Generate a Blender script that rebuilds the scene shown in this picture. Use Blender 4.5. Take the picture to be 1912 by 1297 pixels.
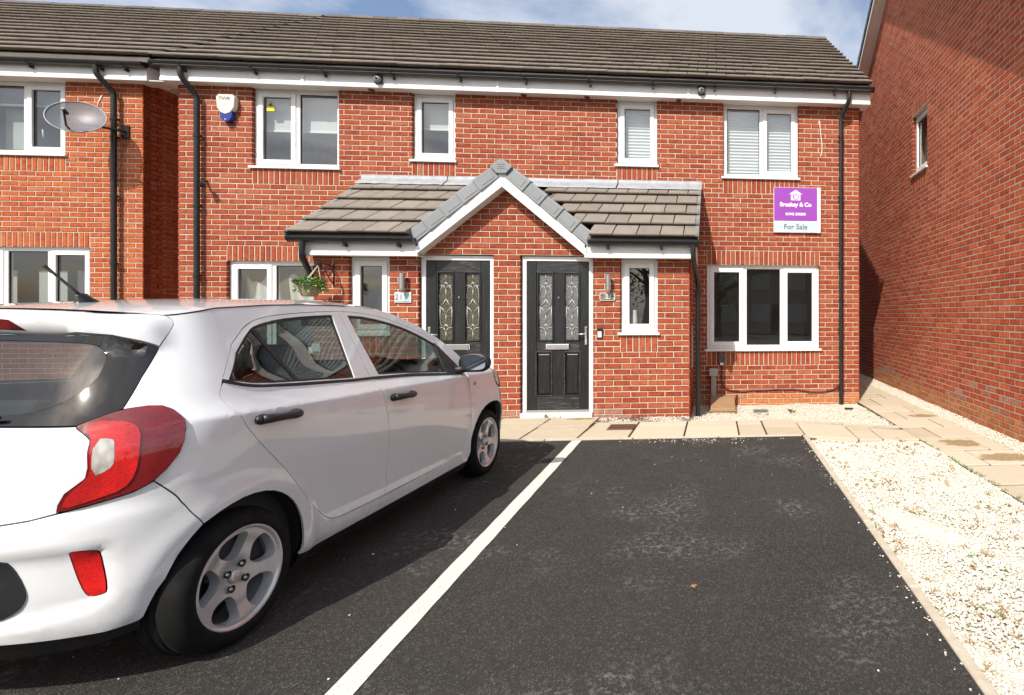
import bpy, bmesh, math, random
from mathutils import Vector, Matrix
from mathutils.geometry import delaunay_2d_cdt
import numpy as np
random.seed(7); rng = np.random.default_rng(11)
for o in list(bpy.data.objects): bpy.data.objects.remove(o)
sc = bpy.context.scene
COL = sc.collection
R = math.radians

# ------------------------------------------------------------------ camera
cam_d = bpy.data.cameras.new('camera'); cam = bpy.data.objects.new('camera', cam_d); COL.objects.link(cam)
CAMP = Vector((0.0, -8.571, 1.335)); YAW = 5.0796
cam.location = CAMP; cam.rotation_euler = (R(90), 0, R(-YAW))
cam_d.sensor_fit = 'HORIZONTAL'; cam_d.sensor_width = 36.0
cam_d.lens = 36.0*1020/1912; cam_d.shift_x = (956-1425)/1912; cam_d.shift_y = -(648.5-588)/1912
cam_d.clip_start = 0.05; cam_d.clip_end = 3000
sc.camera = cam
sc.render.resolution_x = 1024; sc.render.resolution_y = 695

# ------------------------------------------------------------------ sun and sky
SUN_AZ, SUN_EL = 20.5, 46.5        # degrees: from behind-left of the camera
SUN_POWER, SKY = 4.1, 0.145
sd = Vector((math.sin(R(SUN_AZ))*math.cos(R(SUN_EL)), math.cos(R(SUN_AZ))*math.cos(R(SUN_EL)), -math.sin(R(SUN_EL))))
sl = bpy.data.lights.new('sun', 'SUN'); sl.energy = SUN_POWER; sl.angle = R(0.53); sl.color = (1.0, 0.95, 0.87)
so = bpy.data.objects.new('sun', sl); COL.objects.link(so)
so.rotation_euler = sd.to_track_quat('-Z', 'Y').to_euler(); so.location = (-6, -20, 15)

w = bpy.data.worlds.new('World'); sc.world = w; w.use_nodes = True
nt = w.node_tree; nt.nodes.clear()
def N(t, typ, **kw):
    n = t.nodes.new(typ)
    for k, v in kw.items(): setattr(n, k, v)
    return n
def L(t, a, b): t.links.new(a, b)
out = N(nt, 'ShaderNodeOutputWorld'); bg = N(nt, 'ShaderNodeBackground'); bg.inputs[1].default_value = SKY
sky = N(nt, 'ShaderNodeTexSky', sky_type='NISHITA'); sky.sun_disc = False
sky.sun_elevation = R(SUN_EL); sky.sun_rotation = R(180+SUN_AZ); sky.air_density = 1.0; sky.dust_density = 3.5; sky.ozone_density = 1.2
tc = N(nt, 'ShaderNodeTexCoord'); sep = N(nt, 'ShaderNodeSeparateXYZ'); L(nt, tc.outputs['Generated'], sep.inputs[0])
add = N(nt, 'ShaderNodeMath', operation='MAXIMUM'); add.inputs[1].default_value = 0.04; L(nt, sep.outputs[2], add.inputs[0])
plus = N(nt, 'ShaderNodeMath', operation='ADD'); plus.inputs[1].default_value = 0.12; L(nt, add.outputs[0], plus.inputs[0])
dv = N(nt, 'ShaderNodeVectorMath', operation='DIVIDE'); cmb = N(nt, 'ShaderNodeCombineXYZ')
for i in range(3): L(nt, plus.outputs[0], cmb.inputs[i])
L(nt, tc.outputs['Generated'], dv.inputs[0]); L(nt, cmb.outputs[0], dv.inputs[1])
cn = N(nt, 'ShaderNodeTexNoise'); cn.inputs['Scale'].default_value = 2.1; cn.inputs['Detail'].default_value = 8; cn.inputs['Roughness'].default_value = 0.55
cn.inputs['Distortion'].default_value = 0.3
L(nt, dv.outputs[0], cn.inputs['Vector'])
cr = N(nt, 'ShaderNodeValToRGB'); cr.color_ramp.elements[0].position = 0.34; cr.color_ramp.elements[1].position = 0.60
L(nt, cn.outputs[0], cr.inputs[0])
cm = N(nt, 'ShaderNodeMath', operation='MULTIPLY'); cm.inputs[1].default_value = 0.85; L(nt, cr.outputs[0], cm.inputs[0])
mx = N(nt, 'ShaderNodeMix', data_type='RGBA'); mx.inputs['B'].default_value = (4.4, 4.65, 5.1, 1)
L(nt, cm.outputs[0], mx.inputs['Factor']); L(nt, sky.outputs[0], mx.inputs['A'])
L(nt, mx.outputs['Result'], bg.inputs[0]); L(nt, bg.outputs[0], out.inputs[0])

sc.view_settings.view_transform = 'Standard'; sc.view_settings.look = 'None'
sc.view_settings.gamma = 1.0; sc.view_settings.use_curve_mapping = False
sc.view_settings.exposure = 0.40
sc.render.engine = 'CYCLES'
sc.cycles.use_denoising = True; sc.cycles.max_bounces = 10; sc.cycles.transparent_max_bounces = 16; sc.cycles.caustics_reflective = False; sc.cycles.caustics_refractive = False

# ------------------------------------------------------------------ helpers
class MB:
    def __init__(s): s.v = []; s.f = []; s.m = []
    def add(s, vs, fs, mi=0):
        b = len(s.v); s.v += [tuple(p) for p in vs]; s.f += [tuple(b+i for i in f) for f in fs]; s.m += [mi]*len(fs); return s
    def box(s, x0, x1, y0, y1, z0, z1, mi=0):
        return s.add([(x0,y0,z0),(x1,y0,z0),(x1,y1,z0),(x0,y1,z0),(x0,y0,z1),(x1,y0,z1),(x1,y1,z1),(x0,y1,z1)],
                     [(0,3,2,1),(4,5,6,7),(0,1,5,4),(1,2,6,5),(2,3,7,6),(3,0,4,7)], mi)
    def prism_y(s, poly, y0, y1, mi=0):       # poly of (x, z) counter-clockwise seen from -Y, extruded from y0 (front) to y1
        n = len(poly)
        return s.add([(x,y0,z) for x,z in poly]+[(x,y1,z) for x,z in poly],
                     [tuple(range(n)), tuple(range(2*n-1, n-1, -1))]+[(i, n+i, n+(i+1)%n, (i+1)%n) for i in range(n)], mi)
    def prism_x(s, poly, x0, x1, mi=0):       # poly of (y, z)
        n = len(poly)
        return s.add([(x0,y,z) for y,z in poly]+[(x1,y,z) for y,z in poly],
                     [tuple(range(n)), tuple(range(2*n-1, n-1, -1))]+[(i, n+i, n+(i+1)%n, (i+1)%n) for i in range(n)], mi)
    def prism_z(s, poly, z0, z1, mi=0):
        n = len(poly)
        return s.add([(x,y,z0) for x,y in poly]+[(x,y,z1) for x,y in poly],
                     [tuple(range(n-1,-1,-1)), tuple(range(n, 2*n))]+[(i, (i+1)%n, n+(i+1)%n, n+i) for i in range(n)], mi)
    def tube(s, path, r, n=8, cap=True, mi=0):
        path = [Vector(p) for p in path]; rs = r if isinstance(r, (list, tuple)) else [r]*len(path)
        up = Vector((0.13, 0.21, 0.97)); rings = []
        for i, p in enumerate(path):
            d = (path[min(i+1, len(path)-1)]-path[max(i-1, 0)]).normalized()
            a = d.cross(up)
            if a.length < 1e-3: a = d.cross(Vector((1, 0, 0)))
            a.normalize(); b = d.cross(a).normalized()
            rings.append([p+(a*math.cos(t)+b*math.sin(t))*rs[i] for t in [2*math.pi*k/n for k in range(n)]])
        vs = [v for q in rings for v in q]; fs = []
        for i in range(len(path)-1):
            for k in range(n): fs.append((i*n+k, (i+1)*n+k, (i+1)*n+(k+1)%n, i*n+(k+1)%n))
        if cap: fs += [tuple(range(n)), tuple(range(len(path)*n-1, (len(path)-1)*n-1, -1))]
        return s.add(vs, fs, mi)
    def lathe(s, prof, c, axis='z', n=24, mi=0, a0=0, a1=2*math.pi):   # prof: (r, h)
        c = Vector(c); full = abs(a1-a0-2*math.pi) < 1e-6; cnt = n if full else n+1; vs = []; fs = []
        for r_, h in prof:
            for k in range(cnt):
                t = a0+(a1-a0)*k/n; x, y = r_*math.cos(t), r_*math.sin(t)
                vs.append(c+(Vector((x, y, h)) if axis == 'z' else Vector((x, h, y)) if axis == 'y' else Vector((h, x, y))))
        for i in range(len(prof)-1):
            for k in range(n):
                k2 = (k+1) % cnt
                fs.append((i*cnt+k, i*cnt+k2, (i+1)*cnt+k2, (i+1)*cnt+k))
        return s.add(vs, fs, mi)
    def sphere(s, c, r, nu=12, nv=8, sc_=(1,1,1), mi=0):
        prof = [(max(1e-4, math.sin(math.pi*i/nv)), -math.cos(math.pi*i/nv)) for i in range(nv+1)]
        b = len(s.v); s.lathe(prof, (0,0,0), 'z', nu, mi); c = Vector(c)
        for i in range(b, len(s.v)):
            v = s.v[i]; s.v[i] = tuple(c+Vector((v[0]*r*sc_[0], v[1]*r*sc_[1], v[2]*r*sc_[2])))
        return s
    def build(s, name, mat, parent=None, smooth=False, bevel=0, seg=2, recalc=True):
        me = bpy.data.meshes.new(name); me.from_pydata(s.v, [], s.f)
        mats = mat if isinstance(mat, (list, tuple)) else [mat]
        for m_ in mats: me.materials.append(m_)
        if len(mats) > 1: me.polygons.foreach_set('material_index', s.m)
        if recalc or bevel:
            bm = bmesh.new(); bm.from_mesh(me)
            if recalc: bmesh.ops.recalc_face_normals(bm, faces=bm.faces)
            if bevel:
                es = [e for e in bm.edges if len(e.link_faces) == 2 and e.calc_face_angle(0) > 0.5]
                bmesh.ops.bevel(bm, geom=es, offset=bevel, segments=seg, affect='EDGES', profile=0.7, clamp_overlap=True)
            bm.to_mesh(me); bm.free()
        if smooth:
            me.shade_smooth()
            if smooth == 'auto':
                try: me.set_sharp_from_angle(angle=R(38))
                except Exception: pass
        me.update()
        return link(name, me, parent)
def link(name, data, parent=None):
    o = bpy.data.objects.new(name, data); COL.objects.link(o)
    if parent is not None:
        o.parent = parent; o.matrix_parent_inverse = WM.get(parent.name, Matrix()).inverted()
    return o
WM = {}
def empty(name, loc, label=None, cat=None, group=None, rot=None):
    o = bpy.data.objects.new(name, None); COL.objects.link(o); o.location = loc; o.empty_display_size = 0.2
    if rot is not None: o.rotation_euler = rot
    WM[o.name] = Matrix.Translation(Vector(loc)) @ (rot.to_matrix().to_4x4() if rot is not None else Matrix())
    if label: tag(o, label, cat, group)
    return o
def tag(o, label, cat, group=None):
    o['label'] = label; o['category'] = cat
    if group: o['group'] = group
    return o
def kind(o, k): o['kind'] = k; return o
def text_mesh(body, size, name, mat, parent, origin, xdir, ydir, align='CENTER', bold=0.0, depth=0.002, spacing=1.0):
    cu = bpy.data.curves.new('txt', 'FONT'); cu.body = body; cu.size = size; cu.align_x = align; cu.align_y = 'CENTER'
    cu.offset = bold; cu.extrude = depth; cu.space_character = spacing; cu.resolution_u = 3
    to = bpy.data.objects.new('txt', cu); COL.objects.link(to)
    me = bpy.data.meshes.new_from_object(to.evaluated_get(bpy.context.evaluated_depsgraph_get()))
    bpy.data.objects.remove(to); bpy.data.curves.remove(cu)
    x = Vector(xdir).normalized(); y = Vector(ydir).normalized(); z = x.cross(y)
    M = Matrix((x, y, z)).transposed().to_4x4(); M.translation = Vector(origin)
    me.transform(M); me.materials.clear(); me.materials.append(mat)
    return link(name, me, parent)

# ------------------------------------------------------------------ materials
def mat(name, color=(0.5,0.5,0.5), rough=0.6, metal=0.0, spec=0.5, coat=0.0):
    m = bpy.data.materials.new(name); m.use_nodes = True
    b = m.node_tree.nodes['Principled BSDF']
    b.inputs['Base Color'].default_value = (*color, 1); b.inputs['Roughness'].default_value = rough
    b.inputs['Metallic'].default_value = metal; b.inputs['Specular IOR Level'].default_value = spec
    if coat: b.inputs['Coat Weight'].default_value = coat; b.inputs['Coat Roughness'].default_value = 0.03
    return m
def bsdf(m): return m.node_tree.nodes['Principled BSDF']
def ramp(t, stops, src=None, interp='LINEAR'):
    n = N(t, 'ShaderNodeValToRGB'); n.color_ramp.interpolation = interp
    e = n.color_ramp.elements
    while len(e) < len(stops): e.new(0.5)
    for i, (p, c) in enumerate(stops): e[i].position = p; e[i].color = (*c, 1) if len(c) == 3 else c
    if src is not None: L(t, src, n.inputs[0])
    return n
def noise(t, scale, detail=4, rough=0.55, vec=None, dim=None):
    n = N(t, 'ShaderNodeTexNoise'); n.inputs['Scale'].default_value = scale; n.inputs['Detail'].default_value = detail; n.inputs['Roughness'].default_value = rough
    if vec is not None: L(t, vec, n.inputs['Vector'])
    return n
def pos(t): return N(t, 'ShaderNodeNewGeometry').outputs['Position']
def mixc(t, fac, a, b, mode='MIX'):
    n = N(t, 'ShaderNodeMix', data_type='RGBA', blend_type=mode)
    for s_, v in (('Factor', fac), ('A', a), ('B', b)):
        if hasattr(v, 'is_linked'): L(t, v, n.inputs[s_])
        elif isinstance(v, (int, float)): n.inputs[s_].default_value = v
        else: n.inputs[s_].default_value = (*v, 1) if len(v) == 3 else v
    return n.outputs['Result']
def bump(t, h, strength, dist, b):
    n = N(t, 'ShaderNodeBump'); n.inputs['Strength'].default_value = strength; n.inputs['Distance'].default_value = dist
    L(t, h, n.inputs['Height']); L(t, n.outputs[0], b.inputs['Normal']); return n
def rnd(t):      # random number of a single object or of a loose piece in a joined mesh
    a = N(t, 'ShaderNodeObjectInfo').outputs['Random']; g = N(t, 'ShaderNodeNewGeometry').outputs['Random Per Island']
    s1 = N(t, 'ShaderNodeMath', operation='ADD'); L(t, a, s1.inputs[0]); L(t, g, s1.inputs[1])
    f = N(t, 'ShaderNodeMath', operation='FRACT'); L(t, s1.outputs[0], f.inputs[0]); return f.outputs[0]
def mth(t, op, a, b=None):
    n = N(t, 'ShaderNodeMath', operation=op)
    for i, v in enumerate((a, b)):
        if v is None: continue
        if hasattr(v, 'is_linked'): L(t, v, n.inputs[i])
        else: n.inputs[i].default_value = v
    return n.outputs[0]
def mapr(t, v, a, b, c=0.0, d=1.0):
    n = N(t, 'ShaderNodeMapRange'); n.inputs[1].default_value = a; n.inputs[2].default_value = b; n.inputs[3].default_value = c; n.inputs[4].default_value = d
    L(t, v, n.inputs[0]); return n.outputs[0]

def brick_mat(name, stops, patch=(0.52,0.27,0.19)):
    m = mat(name, rough=0.88, spec=0.25); t = m.node_tree; b = bsdf(m); p = pos(t); r_ = rnd(t)
    c = ramp(t, stops, r_).outputs[0]
    n1 = noise(t, 38, 5, 0.65, p)                        # drag-faced mottling
    c = mixc(t, mapr(t, n1.outputs[0], 0.35, 0.72), c, mixc(t, 1.0, c, (1.35,1.25,1.15), 'MULTIPLY'))
    n2 = noise(t, 16, 3, 0.5, p)
    c = mixc(t, mapr(t, n2.outputs[0], 0.50, 0.36, 0, 0.55), c, mixc(t, 1.0, c, (0.55,0.48,0.48), 'MULTIPLY'))
    n3 = noise(t, 4.2, 5, 0.7, p)                        # lime bloom
    c = mixc(t, mapr(t, n3.outputs[0], 0.62, 0.78, 0, 0.55), c, patch)
    at = N(t, 'ShaderNodeAttribute'); at.attribute_name = 'tone'       # darker margin of each brick
    c = mixc(t, mapr(t, mth(t, 'ADD', at.outputs['Fac'], mapr(t, n1.outputs[0], 0.3, 0.7, -0.2, 0.2)), 0.15, 0.75, 0.85, 0.0), c, mixc(t, 1.0, c, (0.50,0.46,0.50), 'MULTIPLY'))
    L(t, c, b.inputs['Base Color'])
    n4 = noise(t, 160, 4, 0.7, p); bump(t, mth(t, 'ADD', n4.outputs[0], n1.outputs[0]), 0.7, 0.004, b)
    return m
M = {}
M['brick'] = brick_mat('red_brick', [(0,(0.251,0.049,0.025)),(0.2,(0.286,0.059,0.030)),(0.6,(0.312,0.070,0.033)),(0.88,(0.343,0.085,0.038)),(0.98,(0.352,0.109,0.057)),(1,(0.334,0.127,0.080))])
M['brick_orange'] = brick_mat('orange_brick', [(0,(0.340,0.074,0.027)),(0.5,(0.387,0.094,0.033)),(0.9,(0.425,0.116,0.040)),(1,(0.396,0.144,0.082))])
M['brick_dark'] = brick_mat('gable_brick', [(0,(0.331,0.059,0.028)),(0.4,(0.386,0.074,0.031)),(0.8,(0.432,0.091,0.038)),(1,(0.478,0.115,0.050))])
M['brick_plinth'] = brick_mat('plinth_brick', [(0,(0.374,0.123,0.045)),(0.6,(0.442,0.156,0.057)),(1,(0.476,0.189,0.082))])
M['brick_bloom'] = brick_mat('bloom_brick', [(0,(0.30,0.14,0.10)),(0.5,(0.38,0.20,0.15)),(1,(0.34,0.11,0.07))], (0.5,0.40,0.32))
def mortar():
    m = mat('mortar', rough=0.95, spec=0.1); t = m.node_tree; b = bsdf(m); p = pos(t)
    c = ramp(t, [(0.3,(0.48,0.375,0.275)),(0.7,(0.60,0.485,0.365))], noise(t, 9, 5, 0.6, p).outputs[0]).outputs[0]
    L(t, c, b.inputs['Base Color']); bump(t, noise(t, 220, 3, 0.6, p).outputs[0], 0.6, 0.003, b); return m
M['mortar'] = mortar(); M['mortar_dull'] = mat('dull_mortar', (0.46,0.34,0.24), 0.95, spec=0.1)
def tile_mat(name, stops, moss=0.25):
    m = mat(name, rough=0.85, spec=0.3); t = m.node_tree; b = bsdf(m); p = pos(t); r_ = rnd(t)
    c = ramp(t, stops, r_).outputs[0]
    n1 = noise(t, 6, 6, 0.65, p); c = mixc(t, mapr(t, n1.outputs[0], 0.35, 0.75, 0, 0.6), c, mixc(t, 1.0, c, (1.5,1.4,1.3), 'MULTIPLY'))
    n2 = noise(t, 25, 6, 0.7, p); c = mixc(t, mapr(t, n2.outputs[0], 0.58, 0.72, 0, moss*1.6), c, (0.34,0.29,0.20))
    n3 = noise(t, 3.1, 5, 0.7, p); c = mixc(t, mapr(t, n3.outputs[0], 0.60, 0.75, 0, moss), c, (0.13,0.14,0.06))
    L(t, c, b.inputs['Base Color']); bump(t, noise(t, 190, 4, 0.7, p).outputs[0], 0.5, 0.004, b); return m
M['tile'] = tile_mat('brown_roof_tile', [(0,(0.174,0.154,0.133)),(0.5,(0.194,0.172,0.148)),(1,(0.216,0.192,0.166))])
M['tile_dark'] = tile_mat('charcoal_roof_tile', [(0,(0.080,0.070,0.066)),(1,(0.136,0.116,0.104))], 0.12)
def plastic(name, c, rough=0.35, var=0.06, spec=0.5, scale=3.0):
    m = mat(name, c, rough, spec=spec); t = m.node_tree; b = bsdf(m); p = pos(t)
    n = noise(t, scale, 5, 0.65, p)
    L(t, mixc(t, mapr(t, n.outputs[0], 0.35, 0.75, 0, 1), tuple(v*(1-var) for v in c), tuple(min(1, v*(1+var*0.5)) for v in c)), b.inputs['Base Color'])
    L(t, mapr(t, noise(t, 14, 4, 0.6, p).outputs[0], 0.3, 0.7, rough*0.8, rough*1.25), b.inputs['Roughness']); return m
M['upvc'] = plastic('white_upvc', (0.80,0.80,0.79), 0.32, 0.05)
M['fascia'] = plastic('white_fascia_board', (0.78,0.775,0.76), 0.4, 0.08)
M['gutter'] = plastic('black_plastic', (0.018,0.02,0.02), 0.33, 0.3)
M['blackrub'] = mat('black_rubber', (0.012,0.012,0.013), 0.7)
M['verge'] = plastic('grey_verge_cap', (0.235,0.25,0.26), 0.55, 0.12)
M['lead'] = plastic('lead_flashing', (0.33,0.345,0.37), 0.5, 0.22, scale=8)
M['dark'] = mat('dark_interior', (0.03,0.03,0.03), 0.9)
M['plaster'] = mat('plaster', (0.55,0.53,0.50), 0.9)
M['chrome'] = mat('polished_metal', (0.75,0.75,0.75), 0.16, 1.0)
M['steel'] = mat('brushed_steel', (0.62,0.60,0.57), 0.32, 1.0)
M['leadcame'] = mat('lead_came', (0.62,0.62,0.60), 0.45, 0.6)
def glass_mat(name, tint=(0.9,0.92,0.92), refl=1.0, wob=0.0, ior=1.52, rough=0.0):
    m = bpy.data.materials.new(name); m.use_nodes = True; t = m.node_tree; t.nodes.clear()
    o = N(t, 'ShaderNodeOutputMaterial'); mx_ = N(t, 'ShaderNodeMixShader'); tr = N(t, 'ShaderNodeBsdfTransparent'); gl = N(t, 'ShaderNodeBsdfGlossy')
    tr.inputs[0].default_value = (*tint, 1); gl.inputs['Roughness'].default_value = rough; gl.inputs['Color'].default_value = (1,1,1,1)
    fr = N(t, 'ShaderNodeLayerWeight'); fr.inputs[0].default_value = 0.5
    f = mth(t, 'ADD', mth(t, 'MULTIPLY', mth(t, 'POWER', fr.outputs['Facing'], 5.0), 0.9), 0.045*refl); f = mth(t, 'MINIMUM', f, 1.0)
    L(t, f, mx_.inputs[0]); L(t, tr.outputs[0], mx_.inputs[1]); L(t, gl.outputs[0], mx_.inputs[2]); L(t, mx_.outputs[0], o.inputs[0])
    if wob:
        bn = N(t, 'ShaderNodeBump'); bn.inputs['Strength'].default_value = wob; bn.inputs['Distance'].default_value = 0.01
        L(t, noise(t, 1.2, 2, 0.4, pos(t)).outputs[0], bn.inputs['Height']); L(t, bn.outputs[0], gl.inputs['Normal']); L(t, bn.outputs[0], fr.inputs['Normal'])
    return m
M['glass'] = glass_mat('window_glass', (0.80,0.84,0.84), 3.2, 0.25)
M['carglass'] = glass_mat('car_glass', (0.42,0.49,0.47), 2.0)
M['obscure'] = None
# ------------------------------------------------------------------ brickwork
LAT = 0.02; CH = 0.075; BP = 0.225; BH = 0.0640; BL = 0.2140; BD = 0.10
def lat(n): return LAT+CH*n
def clip_poly(poly, hp):                      # half-plane a*x+b*z<=c
    a, b, c = hp; o = []
    for i in range(len(poly)):
        p, q = poly[i], poly[(i+1) % len(poly)]
        dp, dq = a*p[0]+b*p[1]-c, a*q[0]+b*q[1]-c
        if dp <= 0: o.append(p)
        if (dp < 0 < dq) or (dq < 0 < dp):
            k = dp/(dp-dq); o.append((p[0]+(q[0]-p[0])*k, p[1]+(q[1]-p[1])*k))
    return o
def sub_iv(ivs, a, b):
    o = []
    for x0, x1 in ivs:
        if b <= x0 or a >= x1: o.append((x0, x1)); continue
        if a > x0: o.append((x0, a))
        if b < x1: o.append((b, x1))
    return o
class Frame:                                   # a: along wall (to the right seen from outside), z up, n outward
    def __init__(s, org, ang): s.o = Vector(org); s.ang = ang; s.A = Vector((math.cos(ang), math.sin(ang), 0)); s.B = Vector((-math.sin(ang), math.cos(ang), 0))
    def p(s, a, d, z): return s.o+s.A*a+s.B*d+Vector((0, 0, z))          # d: depth into the wall
BRICKS = {}
BF = [(0,1,2,3)]+[(4*r+4+i, 4*r+4+(i+1) % 4, 4*r+(i+1) % 4, 4*r+i) for r in range(3) for i in range(4)]
def brick_geo(x0, x1, z0, z1, d):
    v = []; i_ = min(0.014, (x1-x0)*0.3, (z1-z0)*0.3)
    for ee, dd_ in ((i_, d-0.0004), (0.004, d), (0.0, d+0.004), (0.0, BD)):
        v += [(x0+ee,dd_,z0+ee),(x1-ee,dd_,z0+ee),(x1-ee,dd_,z1-ee),(x0+ee,dd_,z1-ee)]
    return v, BF, [1.0]*4+[0.0]*12
def set_tone(me, tn):
    a = me.attributes.new('tone', 'FLOAT', 'POINT'); a.data.foreach_set('value', tn)
def brick_mesh(l, h, m_):
    key = (round(l, 3), round(h, 3), m_.name)
    if key not in BRICKS:
        me = bpy.data.meshes.new('brick'); x, z = l/2, h/2
        v, f, tn = brick_geo(-x, x, -z, z, 0.0)
        me.from_pydata(v, [], f); me.materials.append(m_); set_tone(me, tn); me.update(); BRICKS[key] = me
    return BRICKS[key]
def brick_wall(parent, fr, a0, a1, n0, n1, openings=(), soldiers=(), clips=(), singles=0, mats=None, phase=0.0, seed=1, vis=None, clip_from=-9):
    """openings / soldiers in wall coordinates; soldiers: (a0, a1, n_bottom) three courses high"""
    rs = random.Random(seed); mats = mats or (lambda n, a: M['brick']); items = []
    for n in range(n0, n1):
        z0, z1 = lat(n)+0.0055, lat(n)+0.0055+BH
        ph = phase+(BP/2 if n % 2 else 0.0)
        k = math.floor((a0-ph)/BP)-1
        while True:
            b0 = ph+k*BP+0.0055; b1 = b0+BL; k += 1
            if b0 > a1: break
            ivs = [(max(b0, a0), min(b1, a1))]
            if ivs[0][1]-ivs[0][0] < 0.012: continue
            for oa0, oa1, oz0, oz1 in openings:
                if z1 > oz0+0.02 and z0 < oz1-0.02: ivs = sub_iv(ivs, oa0, oa1)
            for sa0, sa1, sn in soldiers:
                if sn <= n < sn+3: ivs = sub_iv(ivs, sa0-0.005, sa1+0.005)
            for x0, x1 in ivs:
                if x1-x0 >= 0.012: items.append([x0, x1, z0, z1, n])
    for sa0, sa1, sn in soldiers:
        cnt = max(1, round((sa1-sa0)/CH)); pw = (sa1-sa0)/cnt
        for i in range(cnt): items.append([sa0+i*pw+0.006, sa0+(i+1)*pw-0.006, lat(sn)+0.005, lat(sn+3)-0.005, sn])
    out = []
    for x0, x1, z0, z1, n in items:
        poly = [(x0,z0),(x1,z0),(x1,z1),(x0,z1)]; cut = False
        for hp in (clips if z1 > clip_from else ()):
            if any(hp[0]*px+hp[1]*pz > hp[2]+1e-6 for px, pz in poly): poly = clip_poly(poly, hp); cut = True
            if len(poly) < 3: break
        if len(poly) < 3: continue
        if cut and (max(p[1] for p in poly)-min(p[1] for p in poly) < 0.012): continue
        out.append((x0, x1, z0, z1, n, poly, cut))
    def dist(it):
        c = fr.p((it[0]+it[1])/2, 0, (it[2]+it[3])/2); d = (c-CAMP).length
        return d+(100 if it[6] else 0)+(0 if vis is None or vis((it[0]+it[1])/2, (it[2]+it[3])/2) else 50)
    order = sorted(range(len(out)), key=lambda i: dist(out[i])); sing = set(order[:singles])
    st = {}; mb = MB(); tones = []
    for i, (x0, x1, z0, z1, n, poly, cut) in enumerate(out):
        m_ = mats(n, (x0+x1)/2); dd = rs.uniform(-0.0022, 0.0010); jz = rs.uniform(-0.0016, 0.0016); ja = rs.uniform(-0.0018, 0.0018)
        if i in sing and not cut:
            o = bpy.data.objects.new('brick', brick_mesh(x1-x0, z1-z0, m_)); COL.objects.link(o); o.parent = parent
            o.location = fr.p((x0+x1)/2+ja, dd, (z0+z1)/2+jz); o.rotation_euler = (0, rs.uniform(-0.004, 0.004), fr.ang)
        else:
            if m_.name not in st: st[m_.name] = (len(st), m_)
            mi_ = st[m_.name][0]
            if cut:
                k = len(poly); cx0, cz0 = sum(p[0] for p in poly)/k, sum(p[1] for p in poly)/k
                mb.add([fr.p(px, dd, pz) for px, pz in poly]+[fr.p(px, BD, pz) for px, pz in poly], [tuple(range(k))]+[(i_, k+i_, k+(i_+1) % k, (i_+1) % k) for i_ in range(k)], mi_); tones += [0.6]*(2*k)
            else:
                v, f, tn = brick_geo(x0+ja, x1+ja, z0+jz, z1+jz, dd); mb.add([fr.p(*q) for q in v], f, mi_); tones += tn
    if mb.v:
        o = mb.build('brickwork', [m_ for _, m_ in st.values()], parent, recalc=False); set_tone(o.data, tones); kind(o, 'stuff')
def core(fr, a0, a1, z0, z1, openings, m_, name, parent, d0=0.0035, d1=0.28, extra=None):
    """mortar body of a wall with its openings left open"""
    mb = MB(); g = 0.003
    op = [(x0-g, x1+g, y0-g, y1+g) for x0, x1, y0, y1 in openings]
    xs = sorted({a0, a1}|{min(max(v, a0), a1) for o in op for v in o[:2]}); zs = sorted({z0, z1}|{min(max(v, z0), z1) for o in op for v in o[2:]})
    for i in range(len(xs)-1):
        run = None
        for j in range(len(zs)-1):
            cx_, cz_ = (xs[i]+xs[i+1])/2, (zs[j]+zs[j+1])/2
            inside = any(o[0] < cx_ < o[1] and o[2] < cz_ < o[3] for o in op)
            if not inside: run = (run[0], zs[j+1]) if run else (zs[j], zs[j+1])
            if (inside or j == len(zs)-2) and run:
                vs = [fr.p(a, d, z) for z in run for a, d in ((xs[i],d0),(xs[i+1],d0),(xs[i+1],d1),(xs[i],d1))]
                mb.add(vs, [(0,3,2,1),(4,5,6,7),(0,1,5,4),(1,2,6,5),(2,3,7,6),(3,0,4,7)]); run = None
    if extra:
        k = len(extra); mb.add([fr.p(a, d0, z) for a, z in extra]+[fr.p(a, d1, z) for a, z in extra], [tuple(range(k)), tuple(range(2*k-1, k-1, -1))]+[(i, k+i, k+(i+1)%k, (i+1)%k) for i in range(k)])
    return mb.build(name, m_, parent)

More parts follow.
